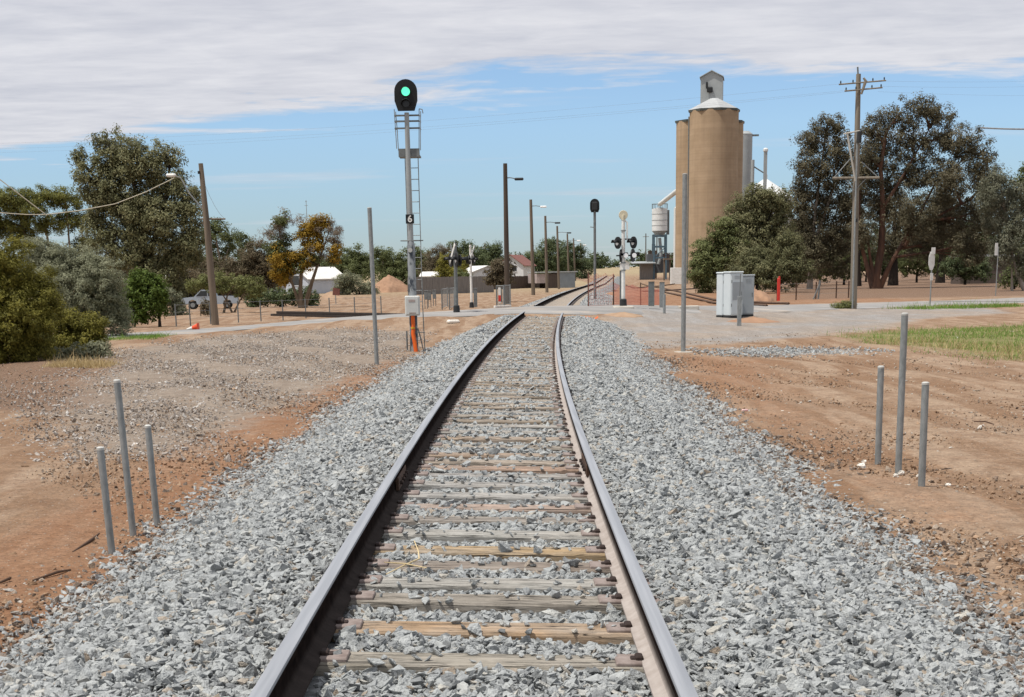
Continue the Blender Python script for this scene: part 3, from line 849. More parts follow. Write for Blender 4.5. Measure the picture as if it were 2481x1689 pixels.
sl0 = make_sleeper()
vis0 = None
for i, ys_ in enumerate(SL_Y):
    s_ = sl0 if i == 0 else copy_tree(sl0)
    c = float(cen(ys_)); sl = float(_cf.deriv()(ys_))
    s_.location = (c, ys_, .4); s_.rotation_euler = (0, CANT + random.uniform(-.004, .004), -atan(sl) + random.uniform(-.012, .012))
    k = i
    tone = TONES[i % len(TONES)]
    if i >= len(TONES): _f = random.uniform(.8, 1.12); tone = tuple(a * _f for a in random.choice([(.36, .29, .22), (.38, .33, .27), (.37, .35, .32), (.38, .31, .24)]))
    for ch in s_.children:
        if ch.name.startswith('timber'): ch.color = (*tone, 1)
    if k < len(ORD):
        s_['label'] = NAMES[i] + ' timber sleeper, ' + ORD[k] + ' whole one up from the bottom edge'
    elif ys_ < 40: s_['label'] = 'stone dusted timber sleeper in the middle stretch of track below the green signal'
    else: s_['label'] = 'thin distant timber sleeper nearly buried in pale dust just before the road crossing'


# ------------------------------------------------------------------ posts
def pipe_post(base, h, r, label, group=None, lean=(0, 0), cap=True, mt='galv', name='pipe_post', cat='post'):
    t = thing(name, label, cat, base, group=group)
    m = MB(); m.tube([(0, 0, -.1), (lean[0] * h, lean[1] * h, h)], r, 14); m.build('pipe', M[mt], t, True)
    if cap:
        m = MB(); m.tube([(lean[0] * (h - .012), 0, h - .012), (lean[0] * h, 0, h + .006), (lean[0] * h, 0, h + .014)], [r * 1.05, r * 1.05, r * .6], 14); m.build('cap', M['cap'], t, True)
    return t


GL = 'paired galvanised posts beside the track'
for x, yb, yt, xt, lab in ((255, 1260, 1018, 227, 'short galvanised post, nearest the camera of the three left of the track'), (303, 1218, 865, 265, 'tallest galvanised post of the three left of the track'), (357, 1193, 968, 335, 'short galvanised post closest to the ballast of the three left of the track'),
                           (1992, 1050, 833, 1999, 'short galvanised post nearest the track of the three on red dirt at right'), (2038, 1075, 713, 2053, 'tallest galvanised post of the three on red dirt at right'), (2091, 1108, 870, 2100, 'short galvanised post farthest from the track of the three on red dirt at right')):
    g = G(x, yb); top = at(xt, yt, g[1]); h = top[2] - g[2]
    pipe_post(g, h, .0275 if g[1] < 14 else .034, lab, GL, ((top[0] - g[0]) / h, 0))
for x, yb, yt, xt, r, lab in ((855, 828, 472, 838, .05, 'very tall slim galvanised pole standing in the gravel left of the green signal'), (1550, 800, 395, 1554, .06, 'very tall slim galvanised pole in front of the brown silo')):
    g = G(x, yb); top = at(xt, yt, g[1]); h = top[2] - g[2]
    tp_ = pipe_post(g, h, r, lab, 'tall slim poles either side of the track', ((top[0] - g[0]) / h, 0))
    if x > 1000: m = MB(); m.box((0, 0, .0), (.4, .34, .05), rz=.4, bev=.02); m.build('footing', M['concrete_pale'], tp_)

# ------------------------------------------------------------------ signal with number 6
g = G(940, 798)
S = thing('railway_signal', 'tall railway signal showing green, with ladder and number 6 plate', 'signal', g)
px = mpp(g[1])


def sl_(x, y, dy=0.0):
    q = at(x, y, g[1] + dy) - g
    return Vector((float(q[0]), float(dy), float(q[2])))


zt = sl_(909, 256).z
m = MB(); m.tube([(0, 0, -.1), (0, 0, sl_(930, 560).z), (0, 0, sl_(930, 545).z)], [.112, .105, .075], 18); m.build('mast_base', M['mast_stain'], S, True)
m = MB(); m.tube([(0, 0, sl_(930, 548).z), (0, 0, zt)], [.074, .062], 18); m.build('mast', M['signal_mast'], S, True)
zc = sl_(930, 568).z
m = MB(); m.tube([(-.02, -.1, zc), (-.02, -.13, zc)], .06, 16); m.build('hand_hole_cover', M['cap'], S, True)
# target board
zb0 = sl_(907, 256).z; zb1 = sl_(907, 181).z; hw = 25 * px; H = zb1 - zb0
pts = []
for k in range(13):
    a = pi * k / 12; pts.append((hw * cos(a), H - hw + hw * sin(a)))
pts += [(-hw, .28), (-hw * .72, .03), (hw * .72, .03), (hw, .28)]
m = MB(); m.prism(pts, .03, (0, -.1, zb0)); tb = m.build('target_board', M['black'], S)
zl = sl_(907, 209).z
m = MB(); m.box((0, -.02, zb0 + .35), (.26, .2, .6), bev=.03); m.build('lamp_case', M['black'], S)
ln = MB(); ln.tube([(0, -.135, zl), (0, -.15, zl)], 9.2 * px, 24); ln.build('lamp', M['green_lamp'], S)
zl2 = sl_(907, 236).z
ln = MB(); ln.tube([(0, -.135, zl2), (0, -.15, zl2)], 8 * px, 20); ln.build('lamp', M['lens_dark'], S)['label'] = 'dark unlit lower lens'
for zz in (zl, zl2):
    vs = []; n = 15
    for k in range(n):
        a = -.25 + (pi + .5) * k / (n - 1); r = .13
        for yy in (-.13, -.36 if .2 < a < pi - .2 else -.24): vs.append((r * cos(a), yy, zz + r * sin(a) + (-.04 if yy < -.2 else 0)))
    m = MB(); m.add(vs, [(2 * k, 2 * k + 1, 2 * k + 3, 2 * k + 2) for k in range(n - 1)]); hd = m.build('hood', M['black'], S, True)
    sd = hd.modifiers.new('thickness', 'SOLIDIFY'); sd.thickness = .006
# platform, cage, ladder
zp0, zp1 = sl_(918, 356).z, sl_(918, 337).z
xl, xr = -27 * px * .78, 27 * px * .95
m = MB(); m.box(((xl + xr) / 2, .42, zp0 + .03), (xr - xl, .75, .04)); m.box(((xl + xr) / 2, .05, (zp0 + zp1) / 2), (xr - xl, .02, zp1 - zp0)); m.build('platform', M['galv_dark'], S)
m = MB()
zr0, zr1, zr2 = sl_(915, 291).z, sl_(915, 275).z, sl_(915, 262).z; ztop = sl_(915, 247).z
xo = .33
for sx in (-1, 1):
    X0 = sx * xo
    m.tube([(X0 * .9, .05, zp1), (X0 * .95, .05, zr0), (X0, .05, ztop)], .011, 6); m.tube([(X0 * .9, .75, zp1), (X0 * .95, .75, zr0 + .05), (X0 * 1.02, .7, ztop)], .011, 6)
    for z_ in (zr0, zr1, zr2): m.tube([(X0, .05, z_), (X0, .75, z_ + .03)], .011, 6)
    m.tube([(X0, .05, ztop), (X0 * 1.25, .05, ztop - .02), (X0 * 1.3, .05, ztop - .12)], .014, 6) if sx > 0 else None
m.build('guard_rail', M['galv'], S, True)
m = MB()
for z_ in (zr0, zr1, zr2): m.box((0, .04, z_), (2 * xo, .015, .045))
m.build('cage_band', M['galv_dark'], S)
m = MB(); lx0, lx1 = -.1, .25
zlad = sl_(945, 620).z
for X0 in (lx0, lx1): m.tube([(X0, .3, zlad - .9), (X0, .3, zp0)], .012, 6)
z_ = zlad - .75
while z_ < zp0 - .05:
    m.tube([(lx0, .3, z_), (lx1, .3, z_)], .011, 6); z_ += .29
lad = m.build('ladder', M['galv'], S, True)
m = MB(); zh = sl_(935, 546).z
m.tube([(.3 * cos(a) + .02, .15 + .22 * sin(a), zh) for a in [2 * pi * k / 20 for k in range(21)]], .014, 6, cap=False); m.build('ladder_hoop', M['galv_dark'], S, True)
m = MB()
for X0 in (.08, .27): m.tube([(X0, .32, .05), (X0 - .02, .3, zlad - .85)], .014, 6)
m.tube([(.05, .31, .5), (.29, .31, .5)], .014, 6); m.build('ladder_stand', M['galv_dark'], S, True)
# location box with orange conduit
zx0, zx1 = sl_(935, 716).z, sl_(935, 671).z
m = MB(); m.box((0, -.2, (zx0 + zx1) / 2), (.4, .18, zx1 - zx0), bev=.03); bx_ = m.build('terminal_box', M['box_grey'], S)
m = MB(); m.box((0, -.295, (zx0 + zx1) / 2 - .01), (.33, .012, zx1 - zx0 - .09), bev=.005); m.build('door', M['box_grey'], bx_)
m = MB(); m.box((-.01, -.304, zx1 - .13), (.17, .006, .06)); m.build('label_plate', mat('reddish grey plate', (.42, .34, .32)), bx_)
m = MB(); m.box((0, -.304, zx0 + .07), (.18, .006, .03)); m.build('vent', mat('brownish vent', (.33, .27, .24)), bx_)
m = MB(); m.tube([(.0, -.2, zx0), (.0, -.2, zx0 - .4), (-.01, -.21, .5), (.03, -.24, .25), (.06, -.26, -.02)], .055, 12); cd = m.build('conduit', M['orange'], S, True)
m = MB(); m.tube([(-.005, -.205, .62), (-.006, -.206, .66)], .059, 12); m.build('tape_band', M['yellow'], cd, True)
m = MB(); m.tube([(-.2, .12, 0), (-.2, .12, .55)], .022, 8); m.tube([(.12, -.05, .62), (.2, -.1, .3), (.26, -.12, .02)], .016, 8); m.build('earth_rod', M['galv_dark'], S, True)
# number plate
zn0, zn1 = sl_(923, 508).z, sl_(923, 487).z; zn = (zn0 + zn1) / 2; wn = 18.5 * px
m = MB(); m.box((0, -.095, zn), (wn, .012, zn1 - zn0)); npl = m.build('number_plate', M['black'], S)
cu = bpy.data.curves.new('numeral', 'FONT'); cu.body = '6'; cu.size = (zn1 - zn0) * 1.02; cu.align_x = 'CENTER'; cu.align_y = 'CENTER'; cu.extrude = .003; cu.offset = .006
nu = bpy.data.objects.new('numeral', cu); COL.objects.link(nu); nu.parent = npl; nu.location = (0, -.106, zn - .003); nu.rotation_euler = (pi / 2, 0, 0)
nm = bpy.data.meshes.new_from_object(nu)
bpy.data.objects.remove(nu)
nm.materials.clear(); nm.materials.append(M['white_paint'])
nu = bpy.data.objects.new('numeral', nm); COL.objects.link(nu); nu.parent = npl; nu.location = (0, -.106, zn - .003); nu.rotation_euler = (pi / 2, 0, 0)

# distant back-view signal
g = G(1350, 690); q = mpp(g[1])
S2 = thing('railway_signal', 'smaller dark signal seen from behind beside the orange netting', 'signal', g)


def rel(x, y): return Vector([float(v) for v in at(x, y, g[1]) - g])


zb0 = rel(1351, 482).z; zb1 = rel(1351, 451).z; hw = 10.5 * q; H = zb1 - zb0
m = MB(); m.tube([(0, 0, -.1), (0, 0, zb0 + .1)], .085, 12); m.build('mast', M['galv_dark'], S2, True)
m = MB(); m.box((-.17, -.05, .25), (.16, .12, .5), bev=.01); m.build('foot_sleeve', M['white_paint'], S2)
pts = [(hw * cos(pi * k / 10), H - hw + hw * sin(pi * k / 10)) for k in range(11)] + [(-hw, .2), (-hw * .75, 0), (hw * .75, 0), (hw, .2)]
m = MB(); m.prism(pts, .04, (0, -.02, zb0)); m.build('target_board', M['black'], S2)
m = MB(); m.box((0, -.13, zb0 + H * .45), (hw * 1.1, .2, H * .62), bev=.04); m.build('lamp_case', M['dark_metal'], S2)
m = MB(); zz = rel(1345, 515).z; m.tube([(0, 0, zz - .04), (-.3, 0, zz)], .03, 6); m.build('bracket', M['galv_dark'], S2)


# ------------------------------------------------------------------ level crossing signals
def lamp_unit(t, c, az, r=.26, bright=True):
    d = Vector((sin(az), -cos(az), 0)); c = Vector(c)
    m = MB(); m.tube([c, c + d * .05], r, 18); bk = m.build('lamp_backing', M['black'], t, True)
    m = MB(); m.tube([c + d * .055, c + d * .075], .11, 14); m.build('lens', M['lens_bright'] if bright else M['lens_dark'], bk, True)
    m = MB(); e = Vector((cos(az), sin(az), 0))
    vs = []; n = 9
    for k in range(n):
        a = pi * k / (n - 1)
        for f_ in (.05, .3): vs.append(c + d * f_ + e * .13 * cos(a) + Vector((0, 0, .13 * sin(a))))
    m.add(vs, [(2 * k, 2 * k + 1, 2 * k + 3, 2 * k + 2) for k in range(n - 1)]); h_ = m.build('hood', M['black'], bk, True)
    sd = h_.modifiers.new('thickness', 'SOLIDIFY'); sd.thickness = .008


g = G(1414, 700)
q = mpp(g[1])
C1 = thing('level_crossing_signal', 'white crossing mast with round bell on top and two pairs of black flasher lamps', 'crossing signal', g, group='level crossing signals by the road')
m = MB(); m.tube([(0, 0, -.1), (0, 0, .38), (0, 0, .42)], [.17, .15, .1], 12); m.build('mast_base', M['dark_metal'], C1, True)
m = MB(); m.box((0, 0, .0), (.9, .8, .22), bev=.06); m.build('footing', M['concrete_pale'], C1)
zt = rel(1416, 497).z
m = MB(); m.tube([(0, 0, .4), (0, 0, zt)], [.085, .075], 14); m.build('mast', M['white_paint'], C1, True)
m = MB(); m.tube([(.17, 0, rel(1420, 545).z), (.17, 0, rel(1420, 505).z), (.05, 0, rel(1420, 500).z)], .035, 8); m.build('conduit', M['white_paint'], C1, True)
zc = rel(1416, 488).z
m = MB(); m.tube([(0, -.05, zc), (0, .0, zc), (0, .06, zc)], [.19, .2, .12], 18); m.tube([(0, 0, zt - .05), (0, 0, zt + .16)], .09, 10); m.build('bell', M['ivory'], C1, True)
za = rel(1416, 551).z; zb = rel(1416, 580).z
m = MB(); m.tube([(-.22, 0, za + .15), (.55, 0, za + .15)], .03, 8); m.tube([(-.3, .15, zb), (.75, .15, zb)], .03, 8); m.build('crossarm', M['black'], C1, True)
for xx in (-.22, .47): lamp_unit(C1, (xx, -.05 if xx < 0 else .0, za), radians(-62))
for xx in (-.1, .4): lamp_unit(C1, (xx, .05, zb), radians(66 if xx > 0 else 70), .28)
m = MB(); m.tube([(.1, -.12, zb), (.1, -.2, zb)], .1, 14); m.tube([(.47, -.12, zb), (.47, -.2, zb)], .1, 14); m.build('lens', M['lens_bright'], C1, True)  # white discs paint the reflections of the lower lamp pair
m = MB()
for z_ in (rel(1416, 525).z, rel(1416, 598).z, rel(1416, 615).z): m.tube([(0, 0, z_), (0, 0, z_ + .06)], .11, 12)
m.build('clamp', M['galv'], C1, True)


def crossbuck_signal(xb, yb, ytop, ylamp, mastm, lab, az, w=.17, bucklen=1.2):
    global g
    g = G(xb, yb)
    t = thing('level_crossing_signal', lab, 'crossing signal', g, group='level crossing signals by the road')
    zt = rel(xb, ytop).z
    m = MB(); m.tube([(0, 0, -.1), (0, 0, .3), (0, 0, .34)], [.15, .13, .08], 12); m.build('mast_base', M['dark_metal'], t, True)
    m = MB(); m.tube([(0, 0, .3), (0, 0, zt - .1)], [.08, .07], 12); m.build('mast', M[mastm], t, True)
    e = Vector((cos(az), sin(az), 0)); d = Vector((sin(az), -cos(az), 0))
    for s in (-1, 1):
        m = MB(); cz = zt - .55
        dirv = (e * .78 * s + Vector((0, 0, 1)) * .62).normalized(); nrm = d.cross(dirv)
        o_ = d * (.1 + .02 * s) + Vector((0, 0, cz))
        m.add([o_ + dirv * a + nrm * b + d * c for c in (0, .02) for a, b in ((-bucklen / 2, -.075), (bucklen / 2, -.075), (bucklen / 2, .075), (-bucklen / 2, .075))],
              [(3, 2, 1, 0), (4, 5, 6, 7), (0, 1, 5, 4), (1, 2, 6, 5), (2, 3, 7, 6), (3, 0, 4, 7)])
        m.build('crossbuck_board', M['white_paint'] if mastm != 'galv_dark' or s > 0 else M['galv_dark'], t)
    zl = rel(xb, ylamp).z
    m = MB(); m.tube([tuple(e * -.5 + Vector((0, 0, zl))), tuple(e * .5 + Vector((0, 0, zl)))], .035, 8); m.build('crossarm', M['black'], t, True)
    for s in (-1, 1):
        lamp_unit(t, e * .48 * s + d * .05 + Vector((0, 0, zl)), az, .29)
        lamp_unit(t, e * .48 * s - d * .05 + Vector((0, 0, zl - .02)), az + pi, .24)
    return t


crossbuck_signal(1036, 711, 545, 590, 'galv_dark', 'dark grey crossing mast with crossbuck boards and a black flasher lamp, left of the track', radians(-74))
crossbuck_signal(1070, 698, 552, 590, 'white_paint', 'white crossing mast with thin crossbuck boards, between the grey mast and tall dark pole', radians(74))


# ------------------------------------------------------------------ small lineside gear
def small_cabinet(xb, yb, yt, wpx, lab, name='junction_box', mt='galv', legs=True, yl=None, cat='cabinet', group=None):
    global g
    g = G(xb, yb); q = mpp(g[1]); z1 = rel(xb, yt).z; w = wpx * q
    t = thing(name, lab, cat, g, group=group)
    zl = rel(xb, yl).z if yl else 0.0
    m = MB(); m.box((0, 0, (zl + z1) / 2), (w, w * .8, z1 - zl), bev=.02); b = m.build('case', M[mt], t)
    m = MB(); m.box((0, 0, z1 + .015), (w * 1.12, w * .95, .03)); m.build('lid', M['cap'] if mt != 'galv_dark' else M['galv'], t)
    if legs:
        for s in (-1, 1):
            m = MB(); m.tube([(s * w * .35, 0, -.1), (s * w * .35, 0, zl)], .025, 8); m.build('leg', M['galv_dark'], t, True)
    return t


for k, (xb, yb, yt, yl) in enumerate(((967, 702, 660, 680), (975, 698, 661, 681), (986, 695, 659, 678))):
    small_cabinet(xb, yb, yt, 8, ['grey junction box on thin legs, nearest the signal box of the three in a row', 'grey junction box on thin legs, middle of the three in a row', 'grey junction box on thin legs, farthest from the signal box of the three'][k], 'junction_box', 'galv_dark', True, yl, 'junction box', 'junction boxes behind the signal')
small_cabinet(1079, 697, 655, 8, 'grey green relay post cabinet beside the white crossing mast', 'relay_cabinet', 'galv_dark', False)


def maze_fence(x0, y0, x1, y1, yt, lab, n=9, group='pedestrian crossing fences', sign=False, wht=False):
    a, b = G(x0, y0), G(x1, y1)
    t = thing('pedestrian_fence', lab, 'fence', a, group=group)
    d = b - a; h = at(x0, yt, a[1])[2] - a[2]
    fr = MB(); fr.tube([(0, 0, h), tuple(d + np.array([0, 0, h]))], .028, 8); fr.tube([(0, 0, .12), tuple(d + np.array([0, 0, .12]))], .022, 8)
    fr.build('rail', M['galv'], t, True)
    br = MB()
    for k in range(1, n):
        p = d * k / n; br.tube([tuple(p + np.array([0, 0, .12])), tuple(p + np.array([0, 0, h]))], .011, 6)
    br.build('bars', M['galv'], t, True)
    for k in (0, 1):
        p = d * k; m = MB(); m.tube([tuple(p + np.array([0, 0, -.1])), tuple(p + np.array([0, 0, h + .05]))], .038, 10); m.build('post', M['galv' if k else 'galv_dark'], t, True)
    if sign:
        p = d * .42; m = MB(); m.box(p + np.array([0, -.05, h * .55]), (.16, .02, h * .75)); sg = m.build('marker', M['white_paint'], t)
        m = MB(); m.box(p + np.array([0, -.065, h * .4]), (.16, .01, h * .3)); m.build('red_band', M['red_plastic'], sg)
    return t


maze_fence(1003, 703, 1016, 697, 657, 'galvanised barred fence panel farther left beside the road, near the junction boxes', 10)
maze_fence(1020, 703, 1031, 700, 655, 'galvanised barred fence panel with bright top just left of the grey crossing mast', 8)
maze_fence(1127, 696, 1143, 696, 649, 'galvanised fence panel with a red and white marker left of the tall dark pole', 8, sign=True)
maze_fence(1145, 695, 1158, 694, 648, 'galvanised fence panel against the foot of the tall dark pole', 7)
# white kerb rail in front
a = G(1122, 699); b = G(1158, 697); m = MB(); c = (a + b) / 2; m.box((0, 0, .06), (np.linalg.norm(b - a), .15, .14), rz=atan2(b[1] - a[1], b[0] - a[0]), bev=.02)
tag(m.build('kerb_beam', M['white_paint'], loc=c), 'low white beam lying at the foot of the pedestrian fence', 'beam')

for (xb, yb, yt, w, mt, lab) in ((1478, 697, 640, 13, 'galv_dark', 'wide grey steel gate post behind the netting, left of its pair'), (1502, 700, 641, 11, 'galv', 'pale grey channel steel post with rusty top edge, right of its pair'), (1409, 697, 615, 6, 'galv_dark', 'slim grey steel post just behind the white crossing mast')):
    g = G(xb, yb); w_ = w * mpp(g[1]); h = rel(xb, yt).z
    t = thing('steel_post', lab, 'post', g, group='grey steel posts at the crossing')
    m = MB(); m.prism([(-w_ / 2, 0), (w_ / 2, 0), (w_ / 2, w_ * .5), (w_ / 2 - .02, w_ * .5), (w_ / 2 - .02, .02), (-w_ / 2 + .02, .02), (-w_ / 2 + .02, w_ * .6), (-w_ / 2, w_ * .6)], h + .1, (0, 0, h), (1, 0, 0), (0, 1, 0), (0, 0, -1)); m.build('channel', M[mt], t)
    m = MB(); m.box((0, w_ * .25, h + .01), (w_ * 1.05, w_ * .6, .025)); m.build('top_plate', M['pole_grey'], t)
g = G(1507, 712); m = MB(); m.tube([(0, 0, -.1), (0, 0, rel(1507, 668).z)], .06, 10)
tag(m.build('steel_post', M['galv'], loc=g, smooth=True), 'stub of grey steel tube in front of the channel steel post', 'post', 'grey steel posts at the crossing')

# cabinets
g = G(1661, 722); q = mpp(g[1]); gc = g.copy()


def cabinet(base, w, d, h, rz, lab, mt, panel=None, plinth=True):
    t = thing('equipment_cabinet', lab, 'cabinet', base, rz, 'equipment cabinets on the gravel')
    m = MB(); m.box((0, 0, .1 + h / 2), (w, d, h), bev=.035); b = m.build('case', M[mt], t)
    m = MB(); m.box((0, 0, .1 + h + .03), (w + .05, d + .05, .07), bev=.03); m.build('roof', M[mt], t)
    if plinth:
        m = MB(); m.box((0, 0, .04), (w * .96, d * .96, .13)); m.build('plinth', M['dark_metal'], t)
    m = MB(); m.box((0, -d / 2 - .008, .1 + h * .5), (w * .86, .018, h * .92), bev=.006); dr = m.build('door', M[panel or mt], t)
    m = MB(); m.box((w * .33, -d / 2 - .03, .1 + h * .52), (.03, .03, .16), bev=.005); m.build('handle', M['galv_dark'], dr)
    for z_ in (.25, .8):
        m = MB(); m.box((-w * .42, -d / 2 - .022, .1 + h * z_), (.025, .02, .12)); m.build('hinge', M['galv_dark'], dr)
    m = MB()
    for q_ in range(5): m.box((0, -d / 2 - .02, .1 + h * .86 + q_ * .03), (w * .4, .012, .012))
    m.add([(-w * .2, -d / 2 - .0165, .08 + h * .86), (w * .2, -d / 2 - .0165, .08 + h * .86), (w * .2, -d / 2 - .0165, .25 + h * .86), (-w * .2, -d / 2 - .0165, .25 + h * .86)], [(0, 1, 2, 3)]); m.build('vent', M['cabinet_grey'], dr)
    return t


h0 = rel(1655, 617).z - .15
cabinet(g + np.array([.04, .1, 0]), .62, .56, h0, radians(24), 'tall pale blue grey cabinet with grey notice panel, nearest of its group', 'cabinet')
# notice panel on the front face
t = [o for o in bpy.data.objects if o.name.startswith('equipment_cabinet')][-1]
m = MB(); m.box((.05, -.312, .1 + h0 * .58), (.5, .012, h0 * .42)); m.build('notice_panel', M['cabinet_grey'], t)
cabinet(g + np.array([-.22, .58, 0]), .62, .46, h0 - .02, radians(27), 'tall pale blue grey cabinet half hidden behind the nearest one', 'cabinet')
cabinet(g + np.array([.74, 1.2, 0]), .58, .46, h0 * .92, radians(12), 'plain mid grey cabinet standing behind to the side away from the track', 'cabinet_grey')
g = G(1677, 738)
t = thing('marker_post', 'slim galvanised marker post standing in front of the pale cabinets', 'post', g)
h = rel(1677, 672).z; m = MB(); m.box((0, 0, h / 2 - .05), (.16, .05, h + .1), bev=.01); m.build('channel', M['galv'], t)
m = MB(); m.tube([(0, 0, h), (.02, 0, rel(1680, 622).z)], .018, 8); m.build('rod', M['galv_dark'], t, True)
g = G(1735, 727)
V = []; N = 24
def heap(name, c, rx, ry, h, m_, lab, cat='dirt heap', seed=1, group=None, n=40, p=1.0, thing_=True):
    r = np.random.default_rng(seed); us = np.linspace(-1.15, 1.15, n); X, Y_ = np.meshgrid(us, us)
    d = np.sqrt(X ** 2 + Y_ ** 2); ang = np.arctan2(Y_, X)
    d = d * (1 + .1 * np.sin(ang * 3 + seed) + .06 * np.sin(ang * 7 + seed * 2))
    z = h * np.clip(1 - d, -.15, 1) ** 1 if p == 1 else h * np.sign(1 - d) * np.abs(np.clip(1 - d, -.15, 1)) ** p
    z = z + r.normal(0, h * .025, z.shape) + h * .05 * np.sin(X * 9 + seed) * np.sin(Y_ * 8)
    zz = np.where(d > 1.02, -.12, z)
    xg = X * rx; yg = Y_ * ry
    V = np.stack([xg.ravel(), yg.ravel(), (zz + hgt(c[0] + xg, c[1] + yg) - c[2]).ravel()], 1)
    i, j = np.meshgrid(np.arange(n - 1), np.arange(n - 1)); a = (j * n + i).ravel()
    o = mesh_np(name, V, np.stack([a, a + 1, a + n + 1, a + n], 1), m_, smooth=True, loc=c)
    return tag(o, lab, cat, group)


heap('dirt_mound', G(1708, 730), 1.0, 1.3, .2, M['soil_heap'], 'low orange dirt heap on the gravel beside the cabinets')
c = G(876, 664); heap('dirt_mound', c + np.array([0, 6, 0]), 50 * mpp(c[1] + 6), 7, at(876, 624, c[1] + 6)[2] - c[2], M['soil_heap'], 'large orange dirt mound between the tall slim pole and the signal', seed=4, p=.8)
c = G(745, 680); heap('dirt_mound', c + np.array([0, 3, 0]), 36 * mpp(c[1]), 4, at(735, 661, c[1] + 3)[2] - c[2], M['soil_pale'], 'small pale dirt mound below the orange flowered tree', seed=7, p=.9)
c = G(1430, 672); heap('dirt_mound', c + np.array([0, 3, 0]), 58 * mpp(c[1]), 5, .55, M['soil_heap'], 'red earth bank behind the orange netting', seed=9, p=.7)
c = G(1725, 686); heap('dirt_mound', c + np.array([0, 4, 0]), 45 * mpp(c[1]), 4, .9, M['soil_heap'], 'orange earth bank behind the cabinets across the road', seed=12, p=.6)
c = G(1416, 716); heap('dirt_mound', c, .8, .8, .14, M['soil_pale'], 'low pale dirt hump at the foot of the white crossing mast', seed=3, p=.9)

# slab, litter, cone
g = G(1562, 703); m = MB(); m.box((0, 0, .08), (.9, .6, .2), bev=.03); tag(m.build('concrete_slab', M['concrete_pale'], loc=g), 'small pale concrete slab on the gravel behind the tall slim pole', 'slab')
g = G(444, 750)
t = thing('traffic_cone', 'orange and white traffic cone lying on its side by the road', 'cone', g, radians(-6)); t.scale = (.68, .68, .68)
m = MB(); m.tube([(-.52, -.05, .07), (-.2, 0, .13)], [.04, .1], 16); m.build('reflective_sleeve', M['white_paint'], t, True)
m = MB(); m.tube([(-.2, 0, .13), (.12, .03, .2)], [.1, .19], 16); m.build('cone_body', M['cone_red'], t, True)
m = MB(); m.box((.14, .03, .2), (.04, .42, .42), bev=.01); m.build('base', M['cone_red'], t)
g = G(1330, 727)
m = MB(); pts = []
for k in range(9):
    a = k / 8; pts.append((-.45 + .9 * a, .25 * sin(k * 2.2), .06 + .05 * sin(k * 1.7)))
for (a, b) in zip(pts[:-1], pts[1:]): m.add([(a[0], a[1] - .12, a[2]), (b[0], b[1] - .1, b[2]), (b[0], b[1] + .12, b[2] + .05), (a[0], a[1] + .1, a[2] + .04)], [(0, 1, 2, 3)])
o = m.build('plastic_scrap', M['orange'], loc=g); o.modifiers.new('t', 'SOLIDIFY').thickness = .01
tag(o, 'crumpled orange plastic scrap on the ballast beside the road crossing', 'litter')
g = G(1690, 935); m = MB(); m.box((0, 0, .02), (.1, .04, .035), bev=.01, rz=.3); tag(m.build('drink_carton', mat('faded pink carton', (.6, .25, .24), (.7, .6, .58), .6, 0, 25), loc=g), 'small red and white litter on the dirt edge right of the ballast', 'litter')
g = G(1028, 734); m = MB(); m.box((0, 0, .06), (.5, .22, .16), bev=.06, rz=.35); tag(m.build('limestone_block', M['white_stone'], loc=g), 'white stone block lying on dirt between signal and track', 'stone')
rr = random.Random(5)
for k, (x, y, s) in enumerate(((1955, 1062, .09), (2045, 1078, .06), (2032, 1082, .05), (2085, 1083, .05), (1960, 1050, .05), (2150, 1105, .06), (1790, 940, .04), (1775, 936, .05))):
    g = G(x, y); m = MB()
    vs = [tuple(np.array([cos(a) * cos(b), sin(a) * cos(b), sin(b) * .7]) * s * rr.uniform(.45, .7)) for b in (-.6, .1, .8) for a in [2 * pi * i / 6 + b for i in range(6)]]
    m.add(vs, [tuple(range(5, -1, -1)), tuple(range(12, 18))] + [(r * 6 + i, r * 6 + (i + 1) % 6, r * 6 + 6 + (i + 1) % 6, r * 6 + 6 + i) for r in (0, 1) for i in range(6)])
    o = m.build('limestone_chip', M['white_stone'], loc=g + np.array([0, 0, s * .25]))
    tag(o, ['largest white stone chip, left of the three posts at right', 'white stone chip at the foot of the tallest right-hand post', 'white stone chip just in front of the tallest right-hand post', 'white stone chip between the tallest post and the outer short post', 'small white stone chip beside the inner short post', 'white stone chip right of the outer short post', 'small white stone chip on the dirt beyond the red litter', 'small white stone chip right beside the red litter'][k], 'stone', 'white stone chips on the red dirt')
for k, (x0, y0, x1, y1, lab) in enumerate(((165, 1258, 225, 1215, 'dark stick lying on dirt left of the three left-hand posts'), (75, 1325, 160, 1300, 'dark dead branch lying at the lower left on the dirt'), (0, 1330, 20, 1322, 'short dark stick at the left edge of the photo'), (2210, 960, 2255, 966, 'dark broken stick on the red dirt far right'))):
    a, b = G(x0, y0), G(x1, y1); m = MB(); mid = (a + b) / 2 + np.array([.03, .04, .03]); m.tube([(0, 0, .015), tuple(mid - a), tuple(b - a + np.array([0, 0, .015]))], [.008, .011, .006], 7)
    tag(m.build('dead_stick', M['stick'], loc=a, smooth=True), lab, 'stick', 'dead sticks on the dirt')
g = np.array([-.58, 8.6, .42]); m = MB(); m.tube([(-.1, -.12, .0), (0, 0, .03), (.07, .12, .04), (.06, .25, .06), (.03, .38, .1)], [.003, .004, .005, .004, .003], 6); m.tube([(-.12, .03, .04), (0, .0, .035), (.12, -.06, .02)], [.003, .005, .003], 6)
tag(m.build('dry_twig', M['straw'], loc=g, smooth=True), 'bleached forked twig on the sleepers against the left rail', 'twig')

# barrier netting
a, b, c = G(1335, 697), G(1392, 694), G(1500, 694)
t = thing('barrier_netting', 'faded orange plastic barrier netting strung along the far side of the crossing', 'netting', a)
V = []; Fq = []


